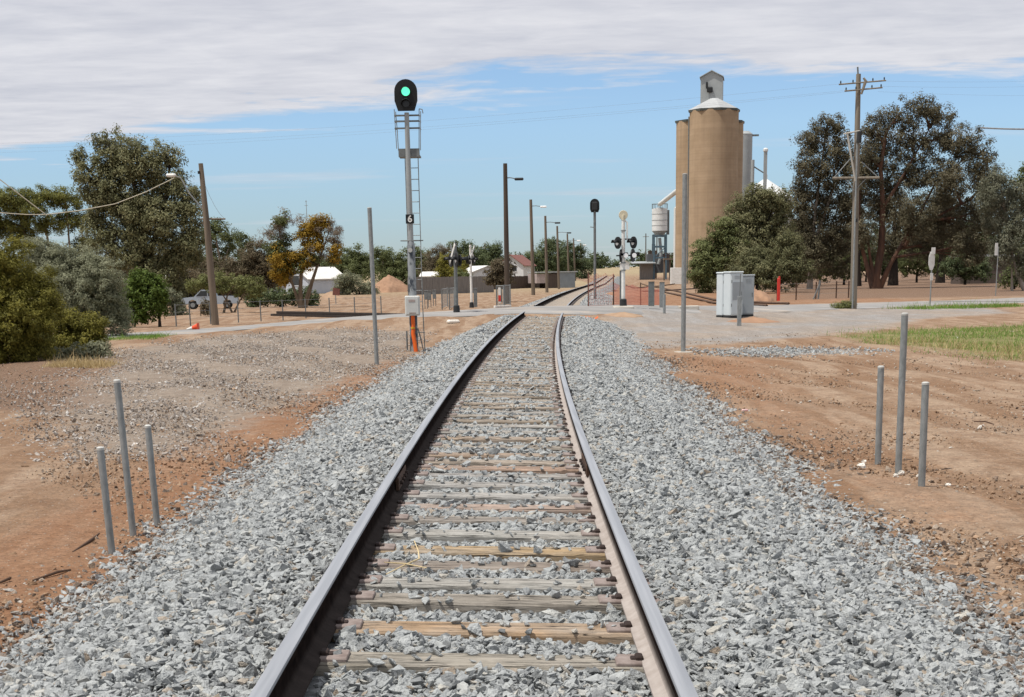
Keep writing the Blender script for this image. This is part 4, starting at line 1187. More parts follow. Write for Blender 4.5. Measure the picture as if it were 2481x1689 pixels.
def strand(p, q, w):
    p, q = np.array(p), np.array(q); d = q - p; nrm = np.cross(d, [0, 1, 0]); nrm = nrm / np.linalg.norm(nrm) * w / 2
    b_ = len(V); V.extend([p - nrm, q - nrm, q + nrm, p + nrm]); Fq.append((b_, b_ + 1, b_ + 2, b_ + 3))


for p, q, h in ((a, b, 1.45), (b, c, 1.05)):
    p, q = p - a, q - a; ln_ = np.linalg.norm(q - p); nv = int(ln_ / .16)
    for k in range(nv + 1):
        s = k / nv; o_ = p + (q - p) * s; sag = -.12 * sin(pi * ((s * 3) % 1)); strand(o_ + [0, 0, .05], o_ + [0, 0, h + sag], .01)
    for k in range(int(h / .16) + 1):
        z_ = .05 + k * .16
        for s in range(18):
            s0, s1 = s / 18, (s + 1) / 18
            zz = [min(z_, h) - .12 * sin(pi * ((w_ * 3) % 1 if w_ < 1 else 0)) * z_ / h for w_ in (s0, s1)]
            strand(p + (q - p) * s0 + [0, .01, zz[0]], p + (q - p) * s1 + [0, .01, zz[1]], .01)
mesh_np('net', np.array(V), np.array(Fq), M['net'], t)
for p, hh in ((a, 1.5), (b, 1.4), ((b + c) / 2, 1.2), (c, 1.2)):
    m = MB(); m.tube([tuple(p - a + np.array([0, .06, -.1])), tuple(p - a + np.array([0, .06, hh]))], .03, 8); m.build('star_picket', M['rust'], t, True)

# ------------------------------------------------------------------ poles and wires
def lamp_pole(xb, yb, xt, yt, r0, mt, lab, Y=None, lamp=None, arm=True, group='poles along the railway', bright=True):
    global g
    g = G(xb, yb) if Y is None else None
    if Y is not None:
        p = at(xb, yb, Y); g = np.array([p[0], Y, h1(p[0], Y)])
    t = thing('lamp_pole' if arm else 'timber_pole', lab, 'pole', g, group=group)
    top = rel(xt, yt)
    m = MB(); m.tube([(0, 0, -.2), tuple(top * .5), tuple(top)], [r0, r0 * .86, r0 * .72], 12); m.build('pole', M[mt], t, True)
    if arm:
        q = mpp(g[1]); L_ = lamp if lamp else 22 * q; za = top.z - (31 if yb > 680 else 14) * q
        m = MB(); m.tube([(top.x * .9, 0, za), (top.x * .9 + L_ * .5, 0, za + .02), (top.x * .9 + L_, 0, za - .05)], .035, 6); m.build('lamp_arm', M['galv_dark'], t, True)
        m = MB(); m.box((top.x * .9 + L_ + .25, 0, za - .08), (.62, .3, .17), bev=.06); m.build('lamp_head', M['lens_bright'] if bright else M['dark_metal'], t)
    return t


lamp_pole(1151, 691, 1146, 371, .19, 'pole_dark', 'tallest dark timber pole left of the curving track', bright=False)
lamp_pole(1210, 670, 1204, 453, .19, 'pole_wood', 'second timber lamp pole along the railway with a bright lamp')
lamp_pole(1241, 664, 1237, 490, .17, 'pole_wood', 'third timber lamp pole along the railway, in front of the shed end', bright=False)
lamp_pole(1268, 656, 1264, 513, .17, 'pole_wood', 'fourth timber lamp pole along the railway, over the grey shed', bright=False)
lamp_pole(1291, 646, 1287, 531, .17, 'pole_wood', 'fifth timber lamp pole along the railway, just past the grey shed', Y=258)
lamp_pole(1305, 640, 1301, 541, .18, 'pole_wood', 'sixth timber pole along the railway with a bright lamp', Y=300)
lamp_pole(1321, 636, 1317, 552, .2, 'pole_grey', 'thin pale farthest pole of the line along the railway', Y=345, arm=False)
# leaning power pole at left with street lamp
g = G(489, 739); t = thing('power_pole', 'leaning weathered timber power pole with street lamp arm, left of the scene', 'pole', g)
top = rel(455, 371); kn = rel(470, 520)
m = MB(); m.tube([(0, 0, -.2), tuple(rel(479, 630)), tuple(kn), tuple(top)], [.17, .155, .14, .1], 12); m.build('pole', M['pole_wood'], t, True)
p0, p1, p2, p3 = rel(463, 478), rel(430, 440), rel(409, 403), rel(388, 398)
m = MB(); m.tube([tuple(p0), tuple(p1), tuple(p2), tuple(p3)], .03, 8); m.build('lamp_arm', M['galv'], t, True)
m = MB(); m.box(tuple(p3), (.42, .25, .14), bev=.05); m.build('lamp_head', M['white_paint'], t)
m = MB(); e0, e1 = rel(455, 497), rel(511, 497); m.tube([tuple(e0), tuple(e1)], .035, 8); m.tube([tuple(rel(457, 504)), tuple(rel(470, 520))], .02, 6); m.build('crossarm', M['pole_wood'], t, True)
m = MB(); z_ = rel(456, 395); m.tube([tuple(z_ + Vector((-.08, -.1, 0))), tuple(z_ + Vector((-.08, -.1, .12)))], .05, 8); m.build('insulator', M['dark_metal'], t, True)
YP = g[1]
# big power pole at right
g = G(1936, 701); t = thing('power_pole', 'tall grey timber power pole with crossarms standing at the road edge at right', 'pole', g); q = mpp(g[1])
top = rel(1948, 168)
m = MB(); m.tube([(0, 0, -.2), tuple(top * .5), tuple(top)], [8.2 * q, 7.2 * q, 5.2 * q], 14); m.build('pole', M['pole_grey'], t, True)
m = MB(); m.tube([tuple(rel(1947, 172)), tuple(rel(1946, 152))], .04, 8); m.build('pole_pin', M['galv_dark'], t, True)
d_ = Vector((0, -.22, 0))
for (x0, y0, x1, y1) in ((1901, 193, 2008, 184), (1914, 208, 2000, 200)):
    m = MB(); m.tube([tuple(rel(x0, y0) + d_), tuple(rel(x1, y1) + d_)], .035, 8); ca = m.build('crossarm', M['pole_grey'], t, True)
    for s in (.04, .3, .72, .96):
        b = rel(x0 + (x1 - x0) * s, y0 + (y1 - y0) * s) + d_; m = MB(); m.tube([tuple(b), tuple(b + Vector((0, 0, .1))), tuple(b + Vector((0, 0, .16)))], [.02, .036, .02], 8); m.build('insulator', M['dark_metal'], ca, True)
m = MB(); m.tube([tuple(rel(1957, 178) + d_), tuple(rel(1962, 185) + d_), tuple(rel(1952, 215) + d_)], [.05, .08, .05], 8); m.build('cable_termination', M['pole_grey'], t, True)
m = MB(); m.tube([tuple(rel(1887, 405) + d_), tuple(rel(1993, 404) + d_)], .06, 8); m.build('crossarm', M['pole_grey'], t, True)
for (a, b) in (((1890, 404), (1927, 362)), ((1990, 403), (1953, 368)), ((1917, 408), (1936, 432)), ((1962, 407), (1942, 428))):
    m = MB(); m.tube([tuple(rel(*a) + d_), tuple(rel(*b) + d_ * .8)], .022, 6); m.build('brace', M['galv'], t, True)
m = MB(); m.tube([tuple(rel(1920, 306) + d_ * 1.3), tuple(rel(1938, 412) + d_ * 1.2)], .045, 8); m.tube([tuple(rel(1912, 305) + d_), tuple(rel(1948, 298) + d_)], .035, 8); m.build('stay_strut', M['concrete_pale'], t, True)
m = MB(); m.tube([tuple(rel(1945, 325) + d_ * 1.6), tuple(rel(1947, 300) + d_ * 1.6)], .12, 10); m.build('fuse_box', M['dark_metal'], t, True)
m = MB(); m.tube([tuple(rel(1940, 505) + d_ * 1.2), tuple(rel(1940, 497) + d_ * 1.2)], .07, 8); m.build('cable_guard', M['dark_metal'], t, True)
m = MB(); m.tube([tuple(rel(1931, 700) + Vector((0, -.32, 0))), tuple(rel(1943, 300) + Vector((0, -.26, 0)))], .045, 8); m.build('earth_cable', M['galv'], t, True)
YR = g[1]


def wire(p0, p1, sag, r, lab, mt='wire', n=24, name='overhead_wire', group='overhead power lines'):
    p0, p1 = np.array(p0), np.array(p1); m = MB(); pts = []
    for k in range(n + 1):
        s = k / n; p = p0 + (p1 - p0) * s; p = p + np.array([0, 0, -4 * sag * s * (1 - s)]); pts.append(tuple(p - p0))
    m.tube(pts, r, 5)
    return tag(m.build(name, M[mt], loc=p0, smooth=True), lab, 'wire', group)


for k, (x0, y0, xe, ye, x1, y1, lab) in enumerate(((1901, 191, -260, 330, 2600, 165, 'uppermost'), (1914, 206, -260, 342, 2600, 178, 'middle'), (1946, 206, -260, 352, 2600, 205, 'lowest'))):
    wire(at(x0, y0, YR), at(xe, ye, 120), .6, .003, lab + ' thin power line crossing the sky from the right-hand pole to the left')
    wire(at(2004 - k * 6, 184 + k * 12, YR), at(x1, y1, 150), .3, .003, lab + ' thin power line leaving the right-hand pole towards the right edge')
wire(at(2225, 290, 105), at(2500, 284, 100), .15, .05, 'thick dark cable among the tree tops at the right edge')
a = [at(x, y, YP - 3) for x, y in ((-80, 476), (0, 483), (60, 487), (105, 487), (180, 478), (260, 463), (330, 436), (395, 404))]
m = MB(); m.tube([tuple(p - a[0]) for p in a], .019, 6); tag(m.build('overhead_cable', M['cable_pale'], loc=a[0], smooth=True), 'pale slack cable sagging across the trees at left', 'cable')
a, b = at(-60, 362, YP - 4), at(106, 489, YP - 3.2); m = MB(); m.tube([(0, 0, 0), tuple(b - a)], .022, 6); tag(m.build('overhead_cable', M['cable_pale'], loc=a, smooth=True), 'pale taut cable slanting down from the left edge to the slack cable', 'cable')
wire(at(457, 400, YP), at(511, 497, YP + 8), .3, .006, 'thin wire dropping from the leaning pole top towards the trees')


# ------------------------------------------------------------------ fences and signs
def wire_fence(pts, lab, mt='galv_dark', r=.03, wires=3, mesh=False):
    base = G(*pts[0][:2]); t = thing('wire_fence', lab, 'fence', base)
    tops = []; bots = []
    for (x, yb, yt) in pts:
        p = G(x, yb); tp = at(x, yt, p[1]); bots.append(p - base); tops.append(tp - base)
        m = MB(); m.tube([tuple(p - base + np.array([0, 0, -.1])), tuple(np.array([p[0], p[1], tp[2]]) - base)], r, 8); m.build('post', M[mt], t, True)
    for k in range(wires):
        f_ = (k + 1) / wires * .95; m = MB()
        m.tube([tuple(b + (np.array([b[0], b[1], tp[2]]) - b) * f_) for b, tp in zip(bots, tops)], .006, 4); m.build('wire', M['wire'], t, True)
    return t


wire_fence([(400, 742, 690), (432, 739, 688), (478, 736, 686), (541, 732, 683), (592, 729, 682), (642, 726, 680), (694, 723, 678), (748, 720, 676), (805, 716, 674), (865, 713, 672)], 'low wire fence on thin grey posts along the far side of the road at left')
wire_fence([(1763, 683, 644), (1806, 681, 642), (1851, 679, 640), (1897, 677, 638), (1925, 676, 638)], 'wire fence on rusty posts along the road below the dark shrubs at right', 'rust', .045)
g = G(1766, 683); m = MB(); m.box((0, 0, .7), (.2, .1, 1.5), bev=.03); m.box((.03, 0, 1.5), (.12, .08, .14), bev=.02); tag(m.build('marker_post', M['red_plastic'], loc=g), 'bright red plastic marker post at the fence beyond the cabinets', 'post')
g = G(1856, 680); m = MB(); m.tube([(0, 0, -.1), (.1, 0, 1.25)], .06, 8); m.tube([(-.35, 0, -.1), (.12, 0, 1.15)], .05, 8); tag(m.build('strainer_post', M['galv_dark'], loc=g, smooth=True), 'braced grey strainer post in the fence at right', 'post')


def fence_panel(x0, y0, x1, y1, yt, m_, lab, Y0=None, Y1=None):
    if Y0 is None:
        a, b = G(x0, y0), G(x1, y1); Y0, Y1 = a[1], b[1]
    pa, pb = at(x0, y0, Y0), at(x1, y1, Y1)
    a = np.array([pa[0], Y0, h1(pa[0], Y0)]); b = np.array([pb[0], Y1, h1(pb[0], Y1)]); h = max(.6, at(x0, yt, Y0)[2] - a[2])
    L_ = np.linalg.norm((b - a)[:2]); rz = atan2(b[1] - a[1], b[0] - a[0])
    t = thing('paling_fence', lab, 'fence', a, rz)
    m = MB(); n = int(L_ / .35)
    for k in range(n): m.box(((k + .5) * L_ / n, random.uniform(-.012, .012), h / 2 + random.uniform(-.03, .03) - .1), (L_ / n * .96, .04, h + .2))
    m.build('palings', M[m_], t)
    m = MB(); m.box((L_ / 2, .06, h * .75), (L_, .06, .1)); m.box((L_ / 2, .06, h * .25), (L_, .06, .1)); m.build('rail', M[m_], t)
    return t


fence_panel(925, 662, 1120, 655, 630, 'fence_grey', 'long weathered grey fence behind the junction boxes and white mast', 178, 190)
fence_panel(1118, 646, 1245, 640, 628, 'fence_brown', 'dark brown fence below the white gabled house', 225, 240)


def road_sign(xb, yb, yt, lab, plates, r=.035):
    global g
    g = G(xb, yb); t = thing('road_sign', lab, 'sign', g); h = rel(xb, yt).z; q = mpp(g[1])
    m = MB(); m.tube([(0, 0, -.1), (0, 0, h)], r, 10); m.build('post', M['galv'], t, True)
    for (cx, cy, pts, mt, an) in plates:
        c = rel(cx, cy); m = MB(); e = (cos(an), sin(an), 0)
        m.prism([(a * q, b * q) for a, b in pts], .02, (c.x, -.06, c.z), e, (0, 0, 1), (sin(an), -cos(an), 0)); m.build('plate', M[mt], t)
    return t


road_sign(2110, 694, 562, 'grey sign post with turned white octagon plate, before the red trunked tree', [(2113, 592, [(-9, -9), (-9, 9), (-4, 20), (4, 20), (9, 9), (9, -9), (4, -20), (-4, -20)], 'white_paint', radians(30)), (2117, 570, [(-5, -7), (-5, 8), (5, 8), (5, -7)], 'white_paint', radians(20)), (2113, 628, [(-4, -8), (-4, 8), (4, 8), (4, -8)], 'white_paint', radians(30))])
road_sign(2259, 672, 560, 'grey sign post with one narrow white plate near the right edge', [(2260, 566, [(-4, -13), (-4, 14), (4, 14), (4, -13)], 'white_paint', radians(25))])
road_sign(762, 690, 664, 'small rust red sign plate on a post below the orange flowered tree', [(762, 662, [(-8, -7), (-6, 9), (9, 6), (8, -9)], 'roof_red', radians(15))])

# dark rails stacked at road side
a, b = G(617, 727), G(924, 714)
t = thing('steel_rail_stack', 'long dark stack of old rails lying along the road behind the wire fence', 'rail stack', a)
L_ = b - a; L_[2] += .0
m = MB(); rz = atan2(L_[1], L_[0]); ln_ = np.linalg.norm(L_[:2])
for k, (o_, z_) in enumerate(((0, .06), (.2, .06), (.4, .06), (.1, .18), (.3, .18))):
    m.box((L_[0] / 2 - sin(rz) * o_, L_[1] / 2 + cos(rz) * o_, z_ + L_[2] / 2), (ln_ - .3 * k, .14, .11), rz=rz, bev=.01)
m.build('rails', mat('dark old rail steel', (.035, .026, .022)), t)

# ------------------------------------------------------------------ silos
YS = 245.0
q = mpp(YS); pb = at(1615, 640, YS); zs = h1(pb[0], YS)
SB0 = np.array([pb[0], YS, zs])


def srel(x, y, dy=0.0): return Vector([float(v) for v in at(x, y, YS + dy) - SB0])


t = thing('grain_silo', 'tall brown concrete grain silo of joined cylinders with tin roof and headhouse', 'silo', SB0)
Rr = 54 * q; ztop = srel(1615, 262).z


def cyl(cx, cy, R, z0, z1, name, m_, par, n=72):
    m = MB(); m.tube([(cx, cy, z0), (cx, cy, z1)], R, n); return m.build(name, m_, par, True)


cells = [(0, 0), (-.75, 11.5), (2.75, 14.0)]
for k, (cx, cy) in enumerate(cells):
    if k: ztop = srel(1615, 262).z - .45
    cyl(cx, cy, Rr, -1, ztop + .62, 'silo_cell', M['concrete'], t)
    # octagonal tin roof with dark fascia
    Ro = Rr * 1.085; rf = MB(); n = 8; a0 = radians(-90 + 6)
    e = [(cx + Ro * cos(a0 + 2 * pi * i / n), cy + Ro * sin(a0 + 2 * pi * i / n), ztop + .75) for i in range(n)]
    tp = [(cx + .6 * cos(a0 + 2 * pi * i / n), cy + .6 * sin(a0 + 2 * pi * i / n), ztop + .75 + (24 * q if k == 0 else .4)) for i in range(n)]
    rf.add(e + tp, [(i, (i + 1) % n, n + (i + 1) % n, n + i) for i in range(n)] + [tuple(range(n, 2 * n)), tuple(range(n - 1, -1, -1))])
    rfo = rf.build('roof', M['tin'], t)
    fm = MB(); e0 = [(x, y, z - .012) for x, y, z in e]; e2 = [(cx + (x - cx) * .985, cy + (y - cy) * .985, ztop + .42) for x, y, z in e]
    fm.add(e0 + e2, [(i, (i + 1) % n, n + (i + 1) % n, n + i) for i in range(n)] + [tuple(range(n, 2 * n)), tuple(range(n))]); fm.build('fascia', M['fascia'], rfo)
ztop += .45
cyl(-Rr * .985, 1.3, .13, 0, ztop, 'downpipe', M['galv_dark'], t, 12)
# headhouse
w = 49 * q; hb = ztop + 1.2; ht = srel(1612, 181, 8).z; ha = srel(1612, 167, 8).z
hx = srel(1609, 176, 8).x; m = MB(); d = 5.0
pr = [(-w / 2, 0), (w / 2, 0), (w / 2, ht - hb), (0, ha - hb), (-w / 2, ht - hb)]
rzv = radians(-9); e = (cos(rzv), sin(rzv), 0); nn = (sin(rzv) * -1, cos(rzv), 0)
m.prism(pr, d, (hx, 5.0, hb), e, (0, 0, 1), nn); hh = m.build('headhouse', M['tin_grey'], t)
m = MB(); m.prism([(-w / 2 - .15, ht - hb - .02), (-w / 2 - .15, ht - hb + .1), (0, ha - hb + .14), (w / 2 + .15, ht - hb + .1), (w / 2 + .15, ht - hb - .02), (0, ha - hb + .01)], d + .5, (hx - nn[0] * .25, 5.0 - nn[1] * .25, hb), e, (0, 0, 1), nn); m.build('headhouse_roof', M['tin_grey'], hh)
p = srel(1610, 204, 5); m = MB(); m.box((p.x, 4.75, p.z), (.85, .5, .8), bev=.15); m.box((p.x - .45, 4.7, p.z + .6), (.3, .3, .9)); m.build('vent_hood', M['dark_metal'], hh)
# annex at foot and doors
m = MB(); p = srel(1532, 610); m.box((p.x, -1, 1.2), (1.6, 1.2, 2.4), bev=.03); m.build('switch_room', M['white_paint'], t)


def wst(name, lab, x, yb, Y, cat, group=None):
    p = at(x, yb, Y); base = np.array([p[0], Y, h1(p[0], Y)])
    return thing(name, lab, cat, base, group=group), base


# steel silo behind
Y2 = 290.; t, b0 = wst('steel_silo', 'grey steel silo half hidden behind the brown concrete silo', 1681, 620, Y2, 'silo'); q2 = mpp(Y2)
z1 = float(at(1685, 305, Y2)[2] - b0[2]); cyl(0, 0, 20 * q2, -1, z1, 'shell', M['tin_grey'], t, 40)
m = MB(); m.tube([(0, 0, z1), (0, 0, z1 + .5)], [20 * q2 * 1.02, 1], 40); m.build('roof', M['tin_grey'], t)
m = MB(); m.box((20 * q2 + .2, 0, z1 - .2), (1.8, .4, .3)); m.build('spout', M['galv_dark'], t)
# white cone bin
t, b0 = wst('steel_silo', 'squat white cone roofed grain bin behind the shrubs right of the silo', 1732, 620, 300., 'silo'); q2 = mpp(300.)
ze = float(at(1732, 448, 300)[2] - b0[2]); za = float(at(1732, 407, 300)[2] - b0[2])
cyl(0, 0, 60 * q2, -1, ze, 'shell', M['white_steel'], t, 48)
m = MB(); m.tube([(0, 0, ze), (0, 0, ze + (za - ze) * .62), (0, 0, za - .02), (0, 0, za)], [61 * q2, 27 * q2, 5 * q2, .3], 48); m.build('roof', M['white_steel'], t)
m = MB(); m.tube([(0, 0, za - .2), (0, 0, za + .8)], .35, 10); m.build('cap', M['white_steel'], t)
# elevator legs
t, b0 = wst('elevator_leg', 'tall grey grain elevator pipe rising above the white cone bin', 1731, 620, 285., 'elevator'); z1 = float(at(1731, 345, 285)[2] - b0[2])
m = MB(); m.box((0, 0, z1 / 2), (.55, .55, z1)); m.build('leg', M['tin_grey'], t)
m = MB(); m.box((0, 0, z1 + .3), (.8, .8, .7), bev=.2); m.build('head', M['white_steel'], t)
t, b0 = wst('elevator_leg', 'shorter grey elevator frame beside the steel silo with a sloping chute', 1703, 620, 285., 'elevator'); z1 = float(at(1703, 363, 285)[2] - b0[2]); q2 = mpp(285)
m = MB(); m.tube([(0, 0, -1), (0, 0, z1)], .3, 8); m.tube([(1.4 * .6, 0, -1), (0, 0, z1 * .86)], .15, 6); m.build('frame', M['tin_grey'], t)
m = MB(); m.tube([(0, 0, z1 - 1), (24 * q2, 0, float(at(1727, 392, 285)[2] - b0[2]))], .12, 6); m.build('chute', M['galv_dark'], t)

# overhead hopper bin
Y3 = 300.; q3 = mpp(Y3)
t, b0 = wst('hopper_bin', 'white overhead hopper bin on blue steel legs left of the brown silo', 1496, 624, Y3, 'hopper')


def hz(y): return float(at(1496, y, Y3)[2] - b0[2])


R3 = 17.5 * q3
cyl(0, 0, R3, hz(524), hz(474), 'bin', M['white_steel'], t, 36)
m = MB(); m.tube([(0, 0, hz(524)), (0, 0, hz(538))], [R3, .5], 36); m.build('cone', M['tin_grey'], t, True)
m = MB(); m.tube([(0, 0, hz(474)), (0, 0, hz(471))], [R3, R3 * .3], 36); m.build('roof', M['tin'], t)
m = MB()
for z_ in (hz(500), hz(486), hz(512)): m.tube([(0, 0, z_ - .05), (0, 0, z_ + .05)], R3 + .03, 36)
m.build('band', M['tin_grey'], t)
m = MB(); n = 14
for k in range(n): a = 2 * pi * k / n; m.tube([(R3 * cos(a), R3 * sin(a), hz(474)), (R3 * cos(a), R3 * sin(a), hz(463))], .035, 5)
m.tube([(R3 * cos(2 * pi * k / 24), R3 * sin(2 * pi * k / 24), hz(463)) for k in range(25)], .04, 5, cap=False); m.build('guard_rail', M['galv_dark'], t)
for sx in (-1, 1):
    for sy in (-1, 1):
        m = MB(); m.box((sx * R3 * .78, sy * R3 * .78, hz(532) / 2 - .5), (.3, .3, hz(532) + 1)); m.build('leg', M['blue_steel'], t)
m = MB()
for y_ in (536, 560, 585):
    for sy in (-1, 1): m = MB(); m.box((0, sy * R3 * .78, hz(y_)), (R3 * 1.7, .2, .3)); m.build('cross_brace', M['blue_steel'], t)
m = MB(); m.tube([(-R3 * .78, -R3 * .8, hz(585)), (R3 * .78, -R3 * .8, hz(560))], .08, 6); m.build('cross_brace', M['blue_steel'], t)
m = MB(); m.tube([(0, 0, hz(540)), (.3, 0, hz(580)), (-.2, 0, hz(600))], .3, 10); m.build('chute', M['tin_grey'], t, True)
m = MB(); m.tube([(0, 0, hz(464)), tuple(Vector([float(v) for v in at(1538, 432, Y3 - 20) - b0]))], .42, 10); m.build('auger_pipe', M['white_steel'], t, True)
m = MB(); m.box((R3 * 1.05, 0, hz(505)), (.5, .6, hz(474) - hz(530))); m.build('ladder_cage', M['galv_dark'], t)
m = MB(); m.box((-.2, 1.5, hz(598)), (4.2, 3, 3.4), bev=.02); m.build('weigh_house', mat('dark grey iron cladding', (.12, .125, .13)), t)
t, b0 = wst('white_tank', 'slim white vertical tank against the left flank of the brown silo', 1532, 628, 262., 'tank'); z1 = float(at(1532, 473, 262)[2] - b0[2])
cyl(0, 0, 4.5 * mpp(262), -1, z1, 'shell', M['white_steel'], t, 20); m = MB(); m.tube([(0, 0, z1), (0, 0, z1 + .3)], [4.7 * mpp(262), .1], 20); m.build('cap', M['tin_grey'], t)
t, b0 = wst('loading_platform', 'brown timber loading platform left of the brown silo', 1520, 625, 285., 'platform'); q4 = mpp(285)
zp = float(at(1520, 588, 285)[2] - b0[2]); m = MB(); m.box((0, 0, zp), (30 * q4, 2, .3)); m.build('deck', M['pole_wood'], t)
for k in (-1, 0, 1): m = MB(); m.box((k * 13 * q4, 0, zp / 2 - .5), (.3, .3, zp + 1)); m.build('leg', M['pole_wood'], t)
m = MB(); m.box((0, -.9, zp + 1.0), (30 * q4, .08, .1)); m.box((0, -.9, zp + .55), (30 * q4, .08, .1))
for k in range(6): m.box(((k - 2.5) * 5.6 * q4, -.9, zp + .55), (.09, .08, 1.0))
m.build('handrail', M['rust'], t)
t, b0 = wst('yard_hut', 'small grey hut with slanted awning in the yard left of the hopper', 1468, 623, 300., 'hut')
m = MB(); m.box((0, 0, 1.3), (2.6, 2.4, 3.2)); m.build('wall', M['fence_grey'], t); m = MB(); m.box((-.8, -.8, 3.05), (4.4, 4, .15), rx=.08); m.build('roof', M['tin_grey'], t)
t, b0 = wst('yard_hut', 'tall dark brick chimney stack hut just left of the hopper legs', 1480, 623, 310., 'hut')
m = MB(); m.box((0, 0, 2.2), (1.6, 1.6, 6)); m.build('wall', M['pole_dark'], t); m = MB(); m.box((.2, 0, 5.6), (.6, .6, 1.6)); m.build('chimney', M['pole_dark'], t)

# siding rails in the yard
def yard_rail(pts, lab):
    P = []
    for x, y in pts: P.append(G(x, y))
    m = MB(); b0 = P[0]
    dens = []
    for p, q in zip(P[:-1], P[1:]):
        for k in range(12): dens.append(p + (q - p) * k / 12)
    dens.append(P[-1])
    m.tube([tuple(np.array([p[0], p[1], h1(p[0], p[1]) + .08]) - b0) for p in dens], .07, 4)
    tag(m.build('siding_rail', M['stick'], loc=b0), lab, 'rail', 'rusty siding rails in the yard')


yard_rail([(1790, 692), (1620, 683), (1560, 668), (1500, 655), (1455, 645)], 'rusty siding rail nearer the silo, passing behind the tall slim pole')
yard_rail([(1740, 697), (1620, 690), (1540, 672), (1480, 659)], 'rusty siding rail nearer the road, passing behind the tall slim pole')
yard_rail([(1370, 660), (1430, 664), (1500, 662), (1570, 657), (1620, 652)], 'rusty siding rail lying crossways behind the white crossing mast')
yard_rail([(1420, 648), (1440, 655), (1500, 650), (1540, 644)], 'farther rusty siding rail crossways in the yard')


# ------------------------------------------------------------------ houses
def house(x, yb, Y, w, d, hw_, hr, rz, wm, rm, lab, windows=(), name='house', over=.3, eave_h=None):
    p = at(x, yb, Y); b0 = np.array([p[0], Y, h1(p[0], Y)]); t = thing(name, lab, 'house' if name == 'house' else 'shed', b0, rz)
    m = MB(); m.prism([(-w / 2, -.5), (w / 2, -.5), (w / 2, hw_), (0, hw_ + hr), (-w / 2, hw_)], d, (0, -d / 2, 0), (1, 0, 0), (0, 0, 1), (0, 1, 0)); wl = m.build('wall', M[wm], t)
    m = MB(); sl = hr / (w / 2)
    for s in (-1, 1):
        a = (0, hw_ + hr + .05); b = (s * (w / 2 + over), hw_ - sl * over + .05); m.prism([a, b, (b[0], b[1] + .1), (a[0], a[1] + .1)], d + 2 * over, (0, -d / 2 - over, 0), (1, 0, 0), (0, 0, 1), (0, 1, 0))
    m.build('roof', M[rm], t)
    for (side, u, z, ww, hh_) in windows:
        m = MB()
        c = (u, -d / 2 - .02, z) if side == 'f' else ((w / 2 + .02, u, z) if side == 'r' else (-w / 2 - .02, u, z))
        s_ = (ww, .05, hh_) if side == 'f' else (.05, ww, hh_)
        m.box(c, s_); wn = m.build('window', M['window'], t)
        m = MB(); fr = .08
        if side == 'f': m.box((u, c[1] - .02, z - hh_ / 2 - .05), (ww + .2, .08, .08)); m.box((u, c[1] - .02, z + hh_ / 2 + .05), (ww + .2, .08, .08))
        else: m.box((c[0], u, z - hh_ / 2 - .05), (.09, ww + .2, .08)); m.box((c[0], u, z + hh_ / 2 + .05), (.09, ww + .2, .08))
        m.build('frame', M['house_white'], wn)
    return t


qh = mpp(215)
house(716, 660, 215, 4.6, 6.4, 1.9, 1.35, radians(-42), 'house_blue', 'roof_white', 'white roofed pale blue shed behind the orange flowered tree', [('f', -.2, 1.7, 1.3, 1.2)], 'shed')
house(640, 664, 216, 4.5, 3.5, 1.5, .35, radians(5), 'house_blue', 'roof_white', 'low white lean-to shed left of the pale blue shed', [], 'shed')
house(1090, 640, 235, 5.8, 5, 2.1, 1.0, radians(24), 'house_white', 'roof_white', 'white cottage with shallow roof behind the white crossing mast', [('f', 0, 1.2, 1, .9)])
house(992, 642, 235, 2.6, 4, 1.9, .5, radians(80), 'house_blue', 'roof_white', 'tiny pale roofed shed behind the yellow green tree', [], 'shed')
house(1172, 640, 262, 4.2, 8, 3.1, 1.5, radians(-14), 'house_white', 'roof_red', 'white gabled house with faded red roof just right of the tall dark pole', [('f', .6, 2.6, .8, .8)])
# grey shed with lean roof
p = at(1258, 650, 232); b0 = np.array([p[0], 232., h1(p[0], 232)]); t = thing('shed', 'long grey corrugated shed with flat roof beside the curving track', 'shed', b0, radians(14))
m = MB(); m.box((1.2, 0, .9), (2.3, 5, 2.4)); m.build('wall', M['shed_grey'], t)
m = MB(); m.box((-.75, .05, .85), (1.6, 4.9, 2.3)); m.build('wall', M['fence_brown'], t)
m = MB(); m.box((-2.4, .1, 1.35), (1.7, 4.9, 1.3)); m.build('wall', M['shed_pink'], t)
m = MB(); m.box((-.3, 0, 2.2), (6, 5.4, .14)); m.build('roof', M['tin'], t)
house(1417, 604, 620, 3.4, 4, 2.4, .9, 0, 'house_white', 'roof_white', 'tiny white building far away among the trees past the dark signal', [])
# dark shelter at right behind trees
p = at(2235, 640, 190); b0 = np.array([p[0], 190., h1(p[0], 190)]); t = thing('shed', 'dark open shelter half hidden behind the trunks at far right', 'shed', b0)
m = MB(); m.box((0, 0, 1.5), (7, 4, 3)); m.build('wall', M['fence_brown'], t); m = MB(); m.box((0, 0, 3.15), (7.6, 4.6, .25)); m.build('roof', M['tin_grey'], t)

